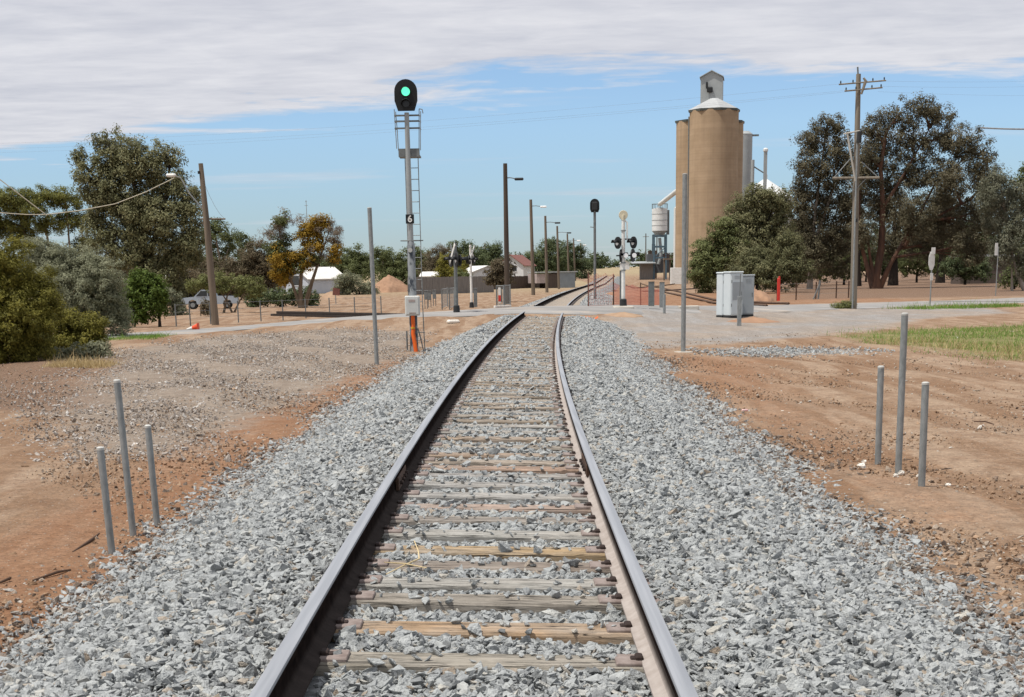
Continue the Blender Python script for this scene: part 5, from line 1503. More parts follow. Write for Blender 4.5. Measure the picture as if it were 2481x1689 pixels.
# ------------------------------------------------------------------ utility vehicle
g = G(470, 702); YU = g[1]; q = mpp(YU); sc = 128 * q / 5.0
U = thing('utility_vehicle', 'pale silver blue utility vehicle parked behind the leaning power pole', 'ute', g, radians(6)); U.scale = (sc, sc, sc)
U.location = [float(v) for v in G(478, 701)]
pr = [(-2.45, .48), (-2.5, .78), (-2.42, .98), (-1.35, 1.08), (-.75, 1.66), (.45, 1.7), (.68, 1.12), (2.45, 1.1), (2.48, .6), (2.4, .45), (1.95, .45), (1.85, .72), (1.55, .84), (1.25, .72), (1.15, .42), (-1.1, .42), (-1.2, .72), (-1.5, .84), (-1.8, .72), (-1.9, .48)]
m = MB(); m.prism(pr, 1.75, (0, -.875, 0), (1, 0, 0), (0, 0, 1), (0, 1, 0)); m.build('body', M['ute_paint'], U)
m = MB(); m.prism([(-1.18, 1.12), (-.72, 1.56), (-.2, 1.58), (-.2, 1.12)], .03, (0, -.87, 0)); m.prism([(-.1, 1.12), (-.1, 1.58), (.38, 1.6), (.52, 1.14)], .03, (0, -.87, 0)); m.build('window', M['window'], U)
m = MB(); m.box((-.35, -.885, .72), (.03, .02, .5)); m.box((.25, -.885, .95), (.12, .03, .04)); m.build('door', M['dark_metal'], U)
m = MB(); m.box((-2.5, 0, .55), (.25, 1.8, .3), bev=.08); m.build('bumper', M['black'], U)
m = MB(); m.box((-2.46, -.62, .84), (.12, .34, .16), bev=.04); m.build('headlight', M['lens_bright'], U)
m = MB(); m.box((1.55, 0, 1.12), (1.72, 1.5, .04)); m.build('tray_cover', M['black'], U)
for x in (-1.5, 1.55):
    for y in (-.78, .78):
        m = MB(); m.tube([(x, y - .12, .36), (x, y + .12, .36)], .36, 20); w_ = m.build('wheel', M['tyre'], U, True)
        m = MB(); m.tube([(x, y - .13, .36), (x, y + .13, .36)], .2, 14); m.build('rim', M['galv'], w_, True)
house(450, 690, 168, 5.2, 6, 2.1, .5, radians(60), 'fence_grey', 'roof_white', 'low white roofed shed behind the parked utility vehicle', [], 'shed')  # dark grey walls, their shade put into the colour

# far antenna
p = at(702, 620, 480); b0 = np.array([p[0], 480., h1(p[0], 480)]); t = thing('antenna_mast', 'thin distant antenna mast above the orange flowered tree', 'antenna', b0)
z1 = float(at(703, 454, 480)[2] - b0[2]); m = MB(); m.tube([(0, 0, -1), (0, 0, z1)], [.2, .07], 6); m.build('mast', M['galv'], t)
m = MB(); m.tube([(-.5, 0, z1 * .93), (.5, 0, z1 * .93)], .06, 5); m.tube([(-.3, 0, z1 * .98), (.3, 0, z1 * .98)], .06, 5); m.build('aerial', M['galv'], t)
for x, y0, yt, Y, lab in ((818, 640, 570, 330, 'thin pale distant pole between the trees behind the tall slim pole'), (870, 640, 572, 330, 'thin pale distant pole just left of the signal'), (1102, 640, 552, 300, 'thin pale distant pole right of the white crossing mast'), (1490, 620, 520, 420, 'thin dark distant pole behind the hopper'), (1465, 620, 530, 420, 'thin dark distant pole left of the hopper')):
    p = at(x, y0, Y); b0 = np.array([p[0], Y, h1(p[0], Y)]); z1 = float(at(x, yt, Y)[2] - b0[2])
    t = thing('timber_pole', lab, 'pole', b0, group='thin distant poles'); m = MB(); m.tube([(0, 0, -1), (0, 0, z1)], [.17, .12], 8); m.build('pole', M['pole_grey' if x < 1200 else 'pole_dark'], t, True)
    m = MB(); m.box((0, 0, z1 - .8), (1.6, .12, .12)); m.build('crossarm', M['pole_grey'], t)


# ------------------------------------------------------------------ trees and shrubs
def quads(C, ax, wd, tint):
    n = len(C); V = np.empty((n, 4, 3), np.float32)
    V[:, 0] = C - ax; V[:, 1] = C + wd - ax * .15; V[:, 2] = C + ax; V[:, 3] = C - wd - ax * .15
    return V.reshape(-1, 3), np.arange(4 * n).reshape(n, 4), np.repeat(tint, 4)


def leaf_cloud(blobs, leaf, width, droop, lai, clump_r, rng, tint0=.5, shell=.45):
    """blobs: centre, radii (metres). Leaves gathered in clumps spread through each blob, their faces turned outwards and up"""
    Cs, Ts, Ns = [], [], []
    for c, r in blobs:
        r = r * 1.17 + .12
        area = pi * r[0] * r[2]; n = int(lai * area / (leaf * width * .55)); ncl = max(6, int(area / (clump_r ** 2) * 1.7 * min(lai / 4, 1.6)))
        d = rng.normal(0, 1, (ncl, 3)); d /= np.linalg.norm(d, axis=1)[:, None]
        rad = rng.uniform(0, 1, ncl) ** shell
        cc = d * rad[:, None] * r * .94
        cc *= (1 + .16 * np.sin(d[:, :1] * 5 + c[0]) * np.sin(d[:, 2:] * 4 + c[2]))
        ct = rng.normal(0, .12, ncl)
        k = rng.integers(0, ncl, n)
        cr = clump_r * rng.uniform(.6, 1.25, ncl)
        o = rng.normal(0, 1, (n, 3)); o /= np.linalg.norm(o, axis=1)[:, None]
        off = o * (rng.uniform(0, 1, n) ** .5)[:, None] * cr[k][:, None] * np.array([1.15, 1.15, 1.05 if droop > .7 else .8])
        off[:, 2] -= droop * cr[k] * .35 * rng.uniform(0, 1, n) ** 2
        Cs.append(c + cc[k] + off); Ts.append(tint0 + ct[k] + rng.normal(0, .13, n))
        Ns.append(o * .8 + d[k] * .7 * rad[k][:, None] + np.array([0, 0, .55]) + rng.normal(0, .45, (n, 3)))
    C = np.concatenate(Cs); T = np.clip(np.concatenate(Ts), 0, 1); n = len(C)
    N = np.concatenate(Ns); N /= np.linalg.norm(N, axis=1)[:, None] + 1e-9
    ax = rng.normal(0, 1, (n, 3)); ax[:, 2] -= droop; ax -= N * (ax * N).sum(1)[:, None]; ax /= np.linalg.norm(ax, axis=1)[:, None] + 1e-9
    w = np.cross(N, ax)
    s = rng.uniform(.7, 1.35, n)[:, None]
    LEAVES[0] += n
    return quads(C, ax * leaf / 2 * s, w * width / 2 * s, T)


LEAVES = [0]
SEED = [100]


def plant(name, lab, cat, xb, yb, Y, blobs, leafm, bark='bark_dark', leaf=.3, width=.1, droop=.6, lai=3.2, clump=.45, trunks=None, tr=.25, group=None, depth=.8, extra=(), tint=.5, shell=.45, limbs=True):
    """blobs in photo pixels (x, y, rx, ry) at distance Y; trunk foot below (xb, yb)"""
    SEED[0] += 1; rng = np.random.default_rng(SEED[0]); q = mpp(Y)
    if leafm != 'twig':
        if leaf > .28: leaf *= .52; width *= .66
        else: leaf *= .85; width *= .95
        lai *= 1.5
    p = at(xb, yb, Y); b0 = np.array([p[0], Y, h1(p[0], Y)])
    t = thing(name, lab, cat, b0, group=group)

    def tb(bl):
        o = []
        for b in bl:
            x, y, rx, ry = b[:4]; dy = b[4] if len(b) > 4 else rng.uniform(-.5, .5) * rx * q
            c = at(x, y, Y + dy) - b0
            o.append((c, np.array([rx * q, max(rx, ry) * q * depth, ry * q])))
        return o
    wb = tb(blobs)
    V, Fq, T = leaf_cloud(wb, leaf, width, droop, lai, clump, rng, tint, shell)
    mesh_np('crown' if cat == 'tree' else 'foliage', V, Fq, L[leafm], t, attrs={'tint': ('FLOAT', T)})
    for (bl, lm, nm, lf, wd, la) in extra:
        V, Fq, T = leaf_cloud(tb(bl), lf * .75, wd * .8, droop, la * 1.5, clump, rng, .5, shell)
        mesh_np(nm, V, Fq, L[lm], t, attrs={'tint': ('FLOAT', T)})
    m = MB(); nodes = []
    if trunks:
        for tk in trunks:
            pts = [at(x, y, Y + (tk[2] if len(tk) > 2 else 0)) - b0 for x, y in tk[0]]
            if abs(pts[0][2]) < 2.5: pts[0][2] = -.2
            rr = np.linspace(tk[1], tk[1] * .35, len(pts)); rr[0] *= 1.35
            m.tube([tuple(p_) for p_ in pts], list(rr), 9)
            for a_, b_ in zip(pts[:-1], pts[1:]): nodes += [a_ + (b_ - a_) * f_ for f_ in (.3, .65, 1.0)]
    if limbs:
        k0 = np.array([0, 0, min(c[2] - r[2] for c, r in wb) * .5 + .4])
        if not trunks: m.tube([(0, 0, -.2), tuple(k0 * .6), tuple(k0)], [tr * 1.3, tr, tr * .85], 8)
        for c, r in wb:
            a = k0
            if nodes:
                nd = [n_ for n_ in nodes if n_[2] < c[2] + .1] or nodes
                a = min(nd, key=lambda n_: np.linalg.norm(n_ - c) + .5 * abs(n_[2] - c[2] + r[2]))
            md = (a + c) / 2 + np.array([rng.normal(0, .15), rng.normal(0, .15), abs(rng.normal(0, .2))]) * r[0] * .3
            e = c + np.array([0, 0, r[2] * .35])
            m.tube([tuple(a), tuple(md), tuple(e)], [tr * .55, tr * .33, tr * .1], 6)
            for _ in range(3):
                d_ = rng.normal(0, 1, 3); d_ /= np.linalg.norm(d_); m.tube([tuple(md), tuple(c + d_ * r * .7)], [tr * .2, tr * .06], 5)
    m.build('trunk' if cat == 'tree' else 'stem', M[bark], t, True)
    return t


# --- left side
plant('gum_tree', 'tallest dark grey olive gum tree at left with ragged crown', 'tree', 325, 690, 138,
      [(248, 325, 34, 32), (300, 350, 45, 38), (372, 352, 40, 28), (176, 362, 18, 24), (193, 410, 20, 32), (268, 412, 62, 45), (345, 420, 62, 48), (425, 480, 30, 42), (285, 490, 70, 48), (372, 500, 62, 52), (222, 525, 36, 38), (310, 570, 70, 52), (395, 580, 50, 52), (340, 640, 48, 32), (400, 648, 30, 30), (216, 470, 26, 36), (440, 530, 24, 34), (318, 385, 50, 36), (250, 370, 40, 34), (402, 420, 30, 36), (235, 440, 40, 40), (320, 480, 60, 46), (420, 560, 34, 40), (255, 560, 50, 40), (440, 450, 16, 26)],
      'gum', 'bark_dark', .42, .15, .9, 2.5, .55, trunks=[([(325, 690), (328, 600), (322, 500), (300, 400)], .5), ([(330, 610), (370, 480), (385, 380)], .25), ([(322, 560), (250, 450), (205, 390)], .22), ([(350, 690), (352, 640), (362, 560)], .2)], tr=.3)
plant('pine_tree', 'spreading olive pine with flat layered crown at the left edge', 'tree', 95, 690, 150,
      [(20, 450, 52, 20), (95, 446, 52, 18), (150, 450, 54, 19), (50, 470, 60, 18), (10, 510, 54, 28), (90, 508, 52, 22), (165, 500, 40, 22), (50, 545, 40, 18), (190, 560, 34, 22), (215, 600, 30, 22), (-50, 480, 50, 60)],
      'pine', 'bark_tan', .3, .11, 0, 3.3, .5, trunks=[([(120, 690), (118, 600), (100, 500)], .22), ([(150, 690), (160, 590), (150, 470)], .16), ([(140, 690), (190, 600), (185, 520)], .14), ([(90, 690), (70, 580), (40, 480)], .2)], tr=.2)
plant('wattle_bush', 'big dense yellow green bush cut by the left edge of the photo', 'shrub', 10, 825, 42.5,
      [(40, 790, 70, 36), (-20, 790, 60, 40), (10, 600, 50, 50), (-20, 660, 70, 80), (60, 660, 58, 50), (30, 720, 85, 60), (-40, 750, 60, 60), (100, 690, 36, 40), (60, 765, 50, 34)], 'wattle', 'bark_dark', .082, .03, .3, 3.4, .2, tr=.05, tint=.5)
plant('sage_bush', 'broad grey green bush between the yellow green bush and the bright green one', 'shrub', 180, 735, 58,
      [(110, 600, 55, 40), (170, 610, 58, 48), (225, 640, 45, 48), (140, 665, 75, 50), (210, 700, 58, 44), (90, 570, 40, 25), (255, 690, 30, 40), (265, 730, 24, 22)], 'sage', 'bark_dark', .1, .03, .2, 3.4, .22, tr=.05)
plant('wattle_bush', 'low yellow green bush in front of the grey green bush', 'shrub', 165, 815, 45,
      [(140, 725, 30, 26), (175, 752, 40, 32), (130, 770, 46, 30), (205, 775, 30, 24), (215, 735, 20, 20), (100, 790, 30, 22), (160, 795, 40, 18)], 'wattle', 'bark_dark', .08, .03, .3, 3.4, .15, tr=.03, tint=.55)
plant('saltbush', 'small blue grey saltbush at the foot of the low yellow green bush', 'shrub', 150, 822, 43.5,
      [(90, 812, 24, 13), (135, 812, 30, 14), (185, 805, 28, 15), (225, 795, 20, 14)], 'sage', 'bark_dark', .08, .04, 0, 4, .1, tr=.02, limbs=False)
plant('green_shrub', 'rounded bright green shrub at the roadside below the tallest gum tree', 'shrub', 330, 742, 72,
      [(322, 634, 24, 18), (348, 652, 26, 26), (302, 670, 26, 36), (345, 692, 26, 30), (306, 712, 30, 20), (362, 680, 14, 22), (335, 670, 28, 34), (290, 690, 16, 24)], 'bright', 'bark_dark', .17, .07, .2, 3.4, .2, trunks=[([(362, 737), (360, 700)], .07)], tr=.06)
plant('saltbush', 'dull grey shrub between the bright green shrub and the utility vehicle', 'shrub', 395, 722, 95, [(392, 690, 22, 26), (408, 708, 14, 16), (380, 672, 14, 16)], 'sage', 'bark_dark', .16, .06, 0, 3.2, .22, tr=.04, tint=.35)
plant('acacia', 'pale lime feathery acacia right of the leaning pole', 'shrub', 535, 700, 100,
      [(495, 640, 32, 20), (440, 650, 14, 12), (540, 648, 36, 20), (575, 650, 28, 18), (585, 668, 14, 10), (460, 642, 20, 16)], 'lime', 'bark_tan', .2, .05, .5, 1.9, .3, trunks=[([(505, 705), (515, 672), (530, 650)], .07), ([(530, 712), (512, 680), (490, 645)], .06), ([(527, 712), (545, 680), (560, 655)], .06)], tr=.05)
plant('saltbush', 'small round khaki bush in front of the parked utility vehicle', 'shrub', 455, 712, 92, [(466, 694, 9, 12), (470, 703, 9, 8)], 'brown', 'bark_tan', .14, .05, 0, 3.4, .16, tr=.03)
plant('gum_tree', 'pale open gum tree behind the leaning power pole', 'tree', 505, 680, 190,
      [(490, 512, 32, 14), (500, 530, 36, 14), (470, 545, 30, 24), (520, 560, 26, 22), (480, 590, 40, 30)], 'green', 'bark_pale', .42, .16, .5, 1.9, .55, trunks=[([(505, 680), (500, 600), (488, 530)], .22), ([(502, 610), (520, 560)], .12)], tr=.16)
plant('gum_tree', 'small dark green gum poking up between leaning pole and orange flowered tree', 'tree', 555, 680, 200, [(545, 540, 18, 14), (562, 555, 16, 12), (555, 590, 30, 28), (530, 610, 34, 24)], 'green', 'bark_tan', .42, .16, .3, 2.6, .5, tr=.15)
plant('brown_shrub', 'large brownish tree mass between the leaning pole and orange flowered tree', 'tree', 570, 690, 160,
      [(585, 590, 40, 40), (540, 625, 44, 34), (610, 625, 40, 36), (480, 630, 50, 40), (570, 655, 60, 26), (630, 600, 26, 40)], 'brown', 'bark_tan', .36, .14, .2, 3.0, .5, tr=.18)
plant('saltbush', 'long low dark green hedge in front of the pale blue shed', 'shrub', 640, 690, 118,
      [(600, 677, 26, 14), (640, 675, 30, 16), (680, 672, 26, 18), (705, 680, 20, 14), (575, 685, 16, 12)], 'dark', 'bark_dark', .2, .09, 0, 3.6, .25, tr=.05, tint=.6)
plant('mistletoe_tree', 'half bare gum tree hung with orange mistletoe clumps', 'tree', 681, 702, 112,
      [(632, 500, 30, 22), (655, 492, 22, 16), (610, 530, 22, 24), (640, 535, 24, 24), (745, 510, 28, 28), (755, 535, 20, 22), (720, 570, 20, 30)],
      'twig', 'bark_tan', .42, .028, .2, .9, .4, trunks=[([(683, 705), (681, 660), (684, 610), (700, 540), (712, 505)], .17), ([(682, 668), (655, 620), (640, 560), (630, 500)], .1), ([(682, 650), (720, 600), (745, 530)], .1), ([(683, 690), (668, 655), (640, 610)], .08), ([(690, 660), (710, 640), (735, 560)], .07)], tr=.08,
      extra=(([(708, 512, 24, 15), (735, 503, 14, 12), (722, 540, 12, 24), (672, 578, 14, 15), (632, 592, 14, 36), (640, 625, 18, 18), (760, 570, 10, 24), (690, 535, 16, 14), (650, 600, 20, 24), (692, 592, 14, 18), (702, 560, 10, 18)], 'mistletoe', 'mistletoe', .2, .08, 3.8),
             ([(640, 500, 22, 14), (622, 560, 22, 26), (650, 555, 20, 20), (755, 585, 10, 14), (668, 600, 30, 18), (715, 585, 14, 14)], 'green', 'leaves', .22, .09, 1.7)), limbs=True)
plant('grey_shrub', 'grey green shrub against the large orange dirt mound', 'shrub', 815, 668, 190, [(790, 640, 30, 20), (825, 655, 24, 14), (780, 655, 24, 16), (840, 660, 16, 10)], 'sage', 'bark_dark', .34, .14, 0, 3.0, .4, tr=.1, tint=.4)
plant('brown_shrub', 'brown scrub mass behind the tallest gum trunk at left', 'tree', 410, 680, 165,
      [(420, 600, 44, 40), (380, 640, 50, 40), (440, 640, 40, 40), (300, 630, 60, 40)], 'brown', 'bark_tan', .36, .14, .3, 2.8, .55, tr=.15, tint=.3)
# --- background left of centre
plant('gum_tree', 'dark round topped tree just left of the tall slim pole in the distance', 'tree', 800, 650, 300, [(800, 580, 26, 20), (825, 592, 22, 18), (775, 600, 26, 20), (815, 615, 40, 22), (760, 625, 30, 20)], 'green', 'bark_tan', .6, .25, .2, 2.8, .8, tr=.25)
plant('gum_tree', 'large mid green tree behind the signal mast', 'tree', 905, 660, 250, [(900, 600, 34, 30), (935, 590, 30, 30), (880, 620, 30, 30), (920, 630, 50, 34), (960, 600, 28, 34), (955, 640, 36, 26), (865, 575, 22, 16)], 'green', 'bark_tan', .5, .2, .2, 3.0, .7, tr=.25, tint=.62)
plant('brown_shrub', 'brown bare looking tree right of the signal mast', 'tree', 990, 655, 240, [(985, 590, 22, 24), (1000, 575, 20, 18), (975, 620, 26, 32), (1010, 600, 16, 26)], 'brown', 'bark_tan', .45, .13, .2, 1.9, .6, tr=.2)
plant('gum_tree', 'yellow green tree behind the grey crossing mast', 'tree', 1022, 655, 225, [(1018, 600, 24, 22), (1035, 618, 24, 22), (1005, 625, 18, 20), (1050, 600, 16, 18)], 'wattle', 'bark_tan', .42, .17, .2, 3.0, .55, tr=.18, tint=.55)
plant('gum_tree', 'dark green tree behind the white crossing mast', 'tree', 1070, 650, 275, [(1050, 570, 24, 22), (1070, 590, 26, 26), (1085, 600, 16, 24), (1028, 560, 12, 10), (1060, 620, 26, 20)], 'dark', 'bark_tan', .55, .22, .2, 3.0, .7, tr=.2, tint=.6)
plant('gum_tree', 'round headed dark tree left of the tallest dark pole', 'tree', 1105, 650, 290, [(1098, 570, 20, 16), (1115, 590, 24, 20), (1125, 565, 14, 18), (1135, 590, 16, 18), (1105, 612, 30, 20)], 'dark', 'bark_tan', .55, .22, .2, 2.8, .7, tr=.2, tint=.55)
plant('green_shrub', 'small green garden shrub in front of the white cottage', 'shrub', 1052, 652, 200, [(1048, 628, 16, 14), (1035, 636, 12, 10), (1062, 636, 10, 12)], 'green', 'bark_tan', .34, .14, .1, 3.2, .35, tr=.08, tint=.7)
plant('brown_shrub', 'round olive brown tree on a thin stem left of the tallest dark pole foot', 'tree', 1137, 690, 122, [(1128, 615, 24, 20), (1142, 608, 20, 22), (1120, 632, 16, 14), (1143, 635, 18, 16)], 'brown', 'bark_dark', .24, .1, .2, 3.2, .3, trunks=[([(1135, 692), (1136, 660), (1134, 630)], .09)], tr=.07, tint=.42)
plant('gum_tree', 'broad dark green tree over the house roofs right of the tallest dark pole', 'tree', 1225, 650, 300, [(1205, 595, 26, 22), (1190, 610, 16, 14), (1235, 580, 30, 26), (1250, 555, 24, 14), (1225, 620, 36, 18), (1265, 590, 26, 28)], 'dark', 'bark_tan', .55, .22, .2, 3.0, .7, tr=.3, tint=.62)
plant('gum_tree', 'dark two headed tree behind the farther lamp poles', 'tree', 1300, 645, 330, [(1290, 565, 22, 14), (1275, 600, 26, 26), (1305, 590, 20, 24), (1325, 612, 16, 16), (1290, 625, 36, 14), (1318, 570, 10, 10)], 'dark', 'bark_tan', .6, .24, .2, 3.0, .8, tr=.3)
# --- right side
plant('dense_shrub', 'tall dark green shrub mass nearest the silo foot', 'tree', 1610, 655, 150, [(1600, 562, 28, 20), (1618, 598, 44, 40), (1590, 612, 26, 36), (1655, 560, 44, 44), (1640, 520, 30, 26), (1605, 645, 28, 20), (1645, 625, 44, 28)], 'green', 'bark_dark', .34, .14, .4, 3.2, .42, tr=.16, tint=.75)
plant('dense_shrub', 'highest rounded green tree in front of the white cone bin', 'tree', 1720, 650, 150, [(1715, 447, 40, 24), (1752, 452, 34, 24), (1775, 470, 24, 26), (1690, 485, 46, 36), (1745, 480, 40, 40), (1700, 530, 60, 44), (1760, 530, 46, 50), (1670, 520, 30, 30), (1730, 580, 60, 40), (1680, 580, 44, 34)], 'gum', 'bark_dark', .36, .15, .5, 3.0, .5, tr=.22, tint=.55)
plant('dense_shrub', 'olive lower shrubs behind the cabinets', 'shrub', 1700, 660, 142, [(1690, 620, 44, 28), (1750, 620, 50, 32), (1800, 605, 40, 36), (1790, 560, 30, 34), (1720, 595, 44, 30), (1650, 640, 26, 20)], 'gum', 'bark_dark', .32, .13, .2, 3.2, .42, tr=.14, tint=.35)
plant('gum_tree', 'dark grey gum tree with tall narrow crown left of the right-hand power pole', 'tree', 1838, 650, 165,
      [(1878, 285, 32, 24), (1850, 315, 36, 30), (1900, 320, 26, 30), (1835, 370, 34, 36), (1885, 385, 40, 40), (1830, 440, 36, 40), (1880, 460, 46, 44), (1840, 520, 42, 44), (1915, 370, 24, 40), (1925, 470, 30, 50), (1815, 480, 26, 40), (1810, 560, 34, 40), (1895, 530, 40, 46), (1850, 580, 40, 34), (1905, 590, 30, 30)],
      'gum_red', 'bark_pale', .42, .14, .9, 2.3, .55, trunks=[([(1837, 652), (1840, 600), (1850, 480), (1870, 330)], .26), ([(1845, 560), (1890, 430), (1900, 330)], .15)], tr=.22)
plant('red_gum', 'huge spreading gum tree with red brown forked trunk at right', 'tree', 1988, 655, 160,
      [(2090, 240, 32, 22), (2045, 262, 44, 28), (2130, 262, 36, 26), (1985, 300, 36, 34), (2060, 320, 62, 40), (2150, 320, 56, 42), (2210, 345, 44, 42), (1985, 375, 44, 44), (2060, 400, 66, 50), (2160, 410, 70, 54), (2235, 410, 36, 44), (1985, 460, 40, 50), (2070, 490, 62, 44), (2170, 500, 70, 50), (2240, 490, 40, 44), (1955, 520, 26, 40), (1950, 420, 26, 50), (1960, 350, 24, 40), (2110, 560, 44, 30), (2200, 565, 50, 34)],
      'gum_red', 'bark_red', .42, .14, .9, 2.1, .6,
      trunks=[([(1988, 658), (1988, 630), (2000, 560), (2003, 470), (1998, 380), (2010, 300)], .45), ([(1994, 640), (2020, 600), (2052, 545), (2080, 500), (2120, 420)], .26), ([(2050, 560), (2090, 510), (2150, 478), (2200, 455)], .2), ([(1984, 640), (1966, 600), (1950, 540), (1950, 450)], .28), ([(1988, 640), (1975, 590), (1968, 540)], .24), ([(2000, 480), (2060, 380), (2110, 290)], .16)], tr=.3)
plant('gum_tree', 'dark trunked gum tree behind the red forked gum', 'tree', 2028, 640, 185, [(2030, 480, 46, 50), (2060, 540, 40, 36), (2010, 560, 30, 30)], 'gum_red', 'bark_dark', .45, .16, .8, 2.2, .6, trunks=[([(2026, 645), (2030, 590), (2030, 480)], .5), ([(1944, 642), (1946, 590), (1950, 520)], .45)], tr=.25)
plant('gum_tree', 'black trunked gum tree behind the octagon sign', 'tree', 2134, 622, 205, [(2135, 470, 60, 50), (2150, 530, 50, 34), (2110, 520, 40, 34)], 'gum_red', 'bark_dark', .5, .18, .8, 2.0, .6, trunks=[([(2134, 625), (2137, 580), (2138, 470)], .5)], tr=.25)
plant('silver_gum', 'silvery drooping gum tree at the right edge with a pale leaning trunk', 'tree', 2300, 640, 130,
      [(2262, 405, 26, 24), (2240, 440, 26, 36), (2290, 440, 32, 40), (2262, 480, 30, 44), (2300, 520, 34, 50), (2275, 560, 26, 36), (2330, 470, 30, 60), (2320, 590, 28, 30)],
      'gum_silver', 'bark_pale', .36, .1, 1.6, 2.1, .45, trunks=[([(2330, 648), (2308, 622), (2298, 585), (2285, 500), (2265, 400)], .17), ([(2298, 640), (2296, 600)], .1)], tr=.13)
plant('dense_shrub', 'dark green shrub cut by the right edge behind the silvery gum', 'tree', 2335, 650, 150, [(2335, 420, 40, 50), (2340, 520, 40, 70), (2330, 600, 30, 40)], 'green', 'bark_dark', .38, .16, .4, 2.8, .5, tr=.2)
for k, (x, y, Y, bl, lf, lab) in enumerate((
        (1915, 640, 200, [(1890, 600, 30, 26), (1930, 605, 26, 24), (1860, 610, 30, 22)], 'green', 'mid green understorey shrub behind the foot of the power pole at right'),
        (2080, 635, 215, [(2060, 595, 34, 26), (2095, 590, 34, 30), (2120, 605, 26, 20)], 'green', 'mid green understorey shrub between the red gum and the octagon sign'),
        (2190, 636, 180, [(2175, 600, 30, 28), (2205, 610, 26, 24), (2150, 610, 18, 18), (2225, 612, 24, 22)], 'dark', 'dark understorey shrub in front of the shelter at far right'),
        (1965, 632, 235, [(1960, 560, 60, 50), (2010, 590, 40, 34), (1930, 590, 40, 40)], 'dark', 'dark tree mass seen between power pole and red trunks'),
        (2250, 630, 240, [(2240, 540, 60, 60), (2180, 560, 50, 46), (2290, 570, 46, 46), (2270, 610, 40, 24)], 'dark', 'dark tree mass behind the narrow white sign plate'),
        (2080, 628, 245, [(2080, 540, 50, 40), (2130, 570, 40, 40)], 'green', 'green tree mass behind the octagon sign'),
        (1860, 636, 205, [(1850, 560, 44, 50), (1900, 560, 40, 50), (1820, 610, 30, 24)], 'brown', 'brownish tree mass behind the narrow gum'),
        (2300, 655, 140, [(2300, 628, 26, 18), (2330, 620, 24, 24)], 'green', 'green shrub under the silvery gum at the right edge'),
        (1800, 640, 185, [(1790, 570, 40, 46), (1830, 600, 36, 34), (1810, 530, 30, 30)], 'brown', 'brownish tall shrub between the cone bin trees and the narrow gum'))):
    plant('understorey_shrub', lab, 'shrub', x, y, Y, bl, lf, 'bark_dark', .42, .18, .2, 3.0, .5, tr=.14, group='understorey shrubs on the right', tint=.55)
# small tufts
plant('saltbush', 'small green tuft at the foot of the right-hand power pole', 'shrub', 1913, 702, 80, [(1905, 696, 12, 7), (1922, 694, 14, 9)], 'lime', 'bark_tan', .12, .03, 0, 3.5, .13, tr=.02, limbs=False)
for k, (x, lab) in enumerate(((2060, 'low tuft of green weeds by the road left of the octagon sign'), )): pass

# distant tree line: one mass
rng = np.random.default_rng(77); bl = []
for k in range(230):
    az = rng.uniform(-.42, .42); Y = rng.uniform(640, 900); X = az * Y; z0 = h1(X, Y); hh_ = rng.uniform(3, 7) * (1.0 if az > .04 else 1.1)
    r = rng.uniform(4, 9); bl.append((np.array([X, Y, z0 + hh_ * .5]), np.array([r, r * .7, hh_ * .6])))
V, Fq, T = leaf_cloud(bl, .95, .55, .1, 3.4, 1.3, rng, .5)
o = mesh_np('distant_trees', V, Fq, L['dark'], attrs={'tint': ('FLOAT', T)}); tag(o, 'hazy line of far off dark trees along the horizon', 'trees', kind='stuff')


# ------------------------------------------------------------------ grass
def blades(name, poly, n, h, w, m_, lab, soft=.8, clump=.5, tint=.5, zoff=0):
    poly_ = np.array(poly); lo, hi = poly_.min(0), poly_.max(0); hi = np.minimum(hi, [26, 160])
    P = RNG.uniform(lo, hi, (n, 2)); pk = zone(P, poly, soft) ** 1.5
    cl = .5 + .5 * np.sin(P[:, 0] * 2.1 + np.sin(P[:, 1] * 1.7)) * np.sin(P[:, 1] * 1.4 + P[:, 0])
    P = P[RNG.uniform(0, 1, n) < pk * (1 - clump + clump * cl)]; n = len(P)
    hh = h * RNG.lognormal(0, .45, n); a = RNG.uniform(0, 6.28, n); dx = np.stack([np.cos(a), np.sin(a), 0 * a], 1) * w
    tip = np.stack([RNG.normal(0, .45, n) * hh, RNG.normal(0, .45, n) * hh, hh], 1)
    b = np.column_stack([P, hgt(P[:, 0], P[:, 1]) - .01])
    V = np.stack([b - dx, b + dx, b + tip], 1).reshape(-1, 3); T = np.clip(RNG.normal(tint, .2, n), 0, 1)
    o = mesh_np(name, V, np.arange(3 * n).reshape(n, 3), m_, attrs={'tint': ('FLOAT', np.repeat(T, 3))})
    return tag(o, lab, 'grass', kind='stuff')


blades('green_grass', GRASS, 80000, .07, .009, L['grass'], 'green grass patch on the dirt at the right edge', 1.8, .95)
blades('dry_grass', GRASS, 12000, .085, .007, L['dry'], 'thin straw coloured blades mixed through the green patch', 1.6, .9)
DRY = [(10.0, 43), (10.8, 38), (11.2, 34.2), (14, 31), (18, 33), (14, 38), (12.6, 42), (12.0, 46), (10.4, 46)]
blades('dry_grass', DRY, 16000, .1, .009, L['dry'], 'dry straw coloured grass along the edge of the green patch', .8, .8)
blades('green_grass', GRASS_L, 4500, .08, .012, L['grass'], 'small green grass patch at the roadside below the bright green shrub', .5, .5)
blades('green_grass', [(18.5, 79), (23, 80.5), (26, 82), (26, 79.5), (21, 77.5)], 9000, .16, .014, L['grass'], 'strip of green weeds along the near edge of the road at right', .6, .7)
_g = G(178, 832); DL = [(_g[0] - .8, _g[1] - .7), (_g[0] + .7, _g[1] - .8), (_g[0] + .9, _g[1] + .6), (_g[0] - .5, _g[1] + .8)]
blades('dry_grass', DL, 5000, .14, .008, L['dry'], 'dry straw tuft below the low yellow green bush at left', .7, .5)

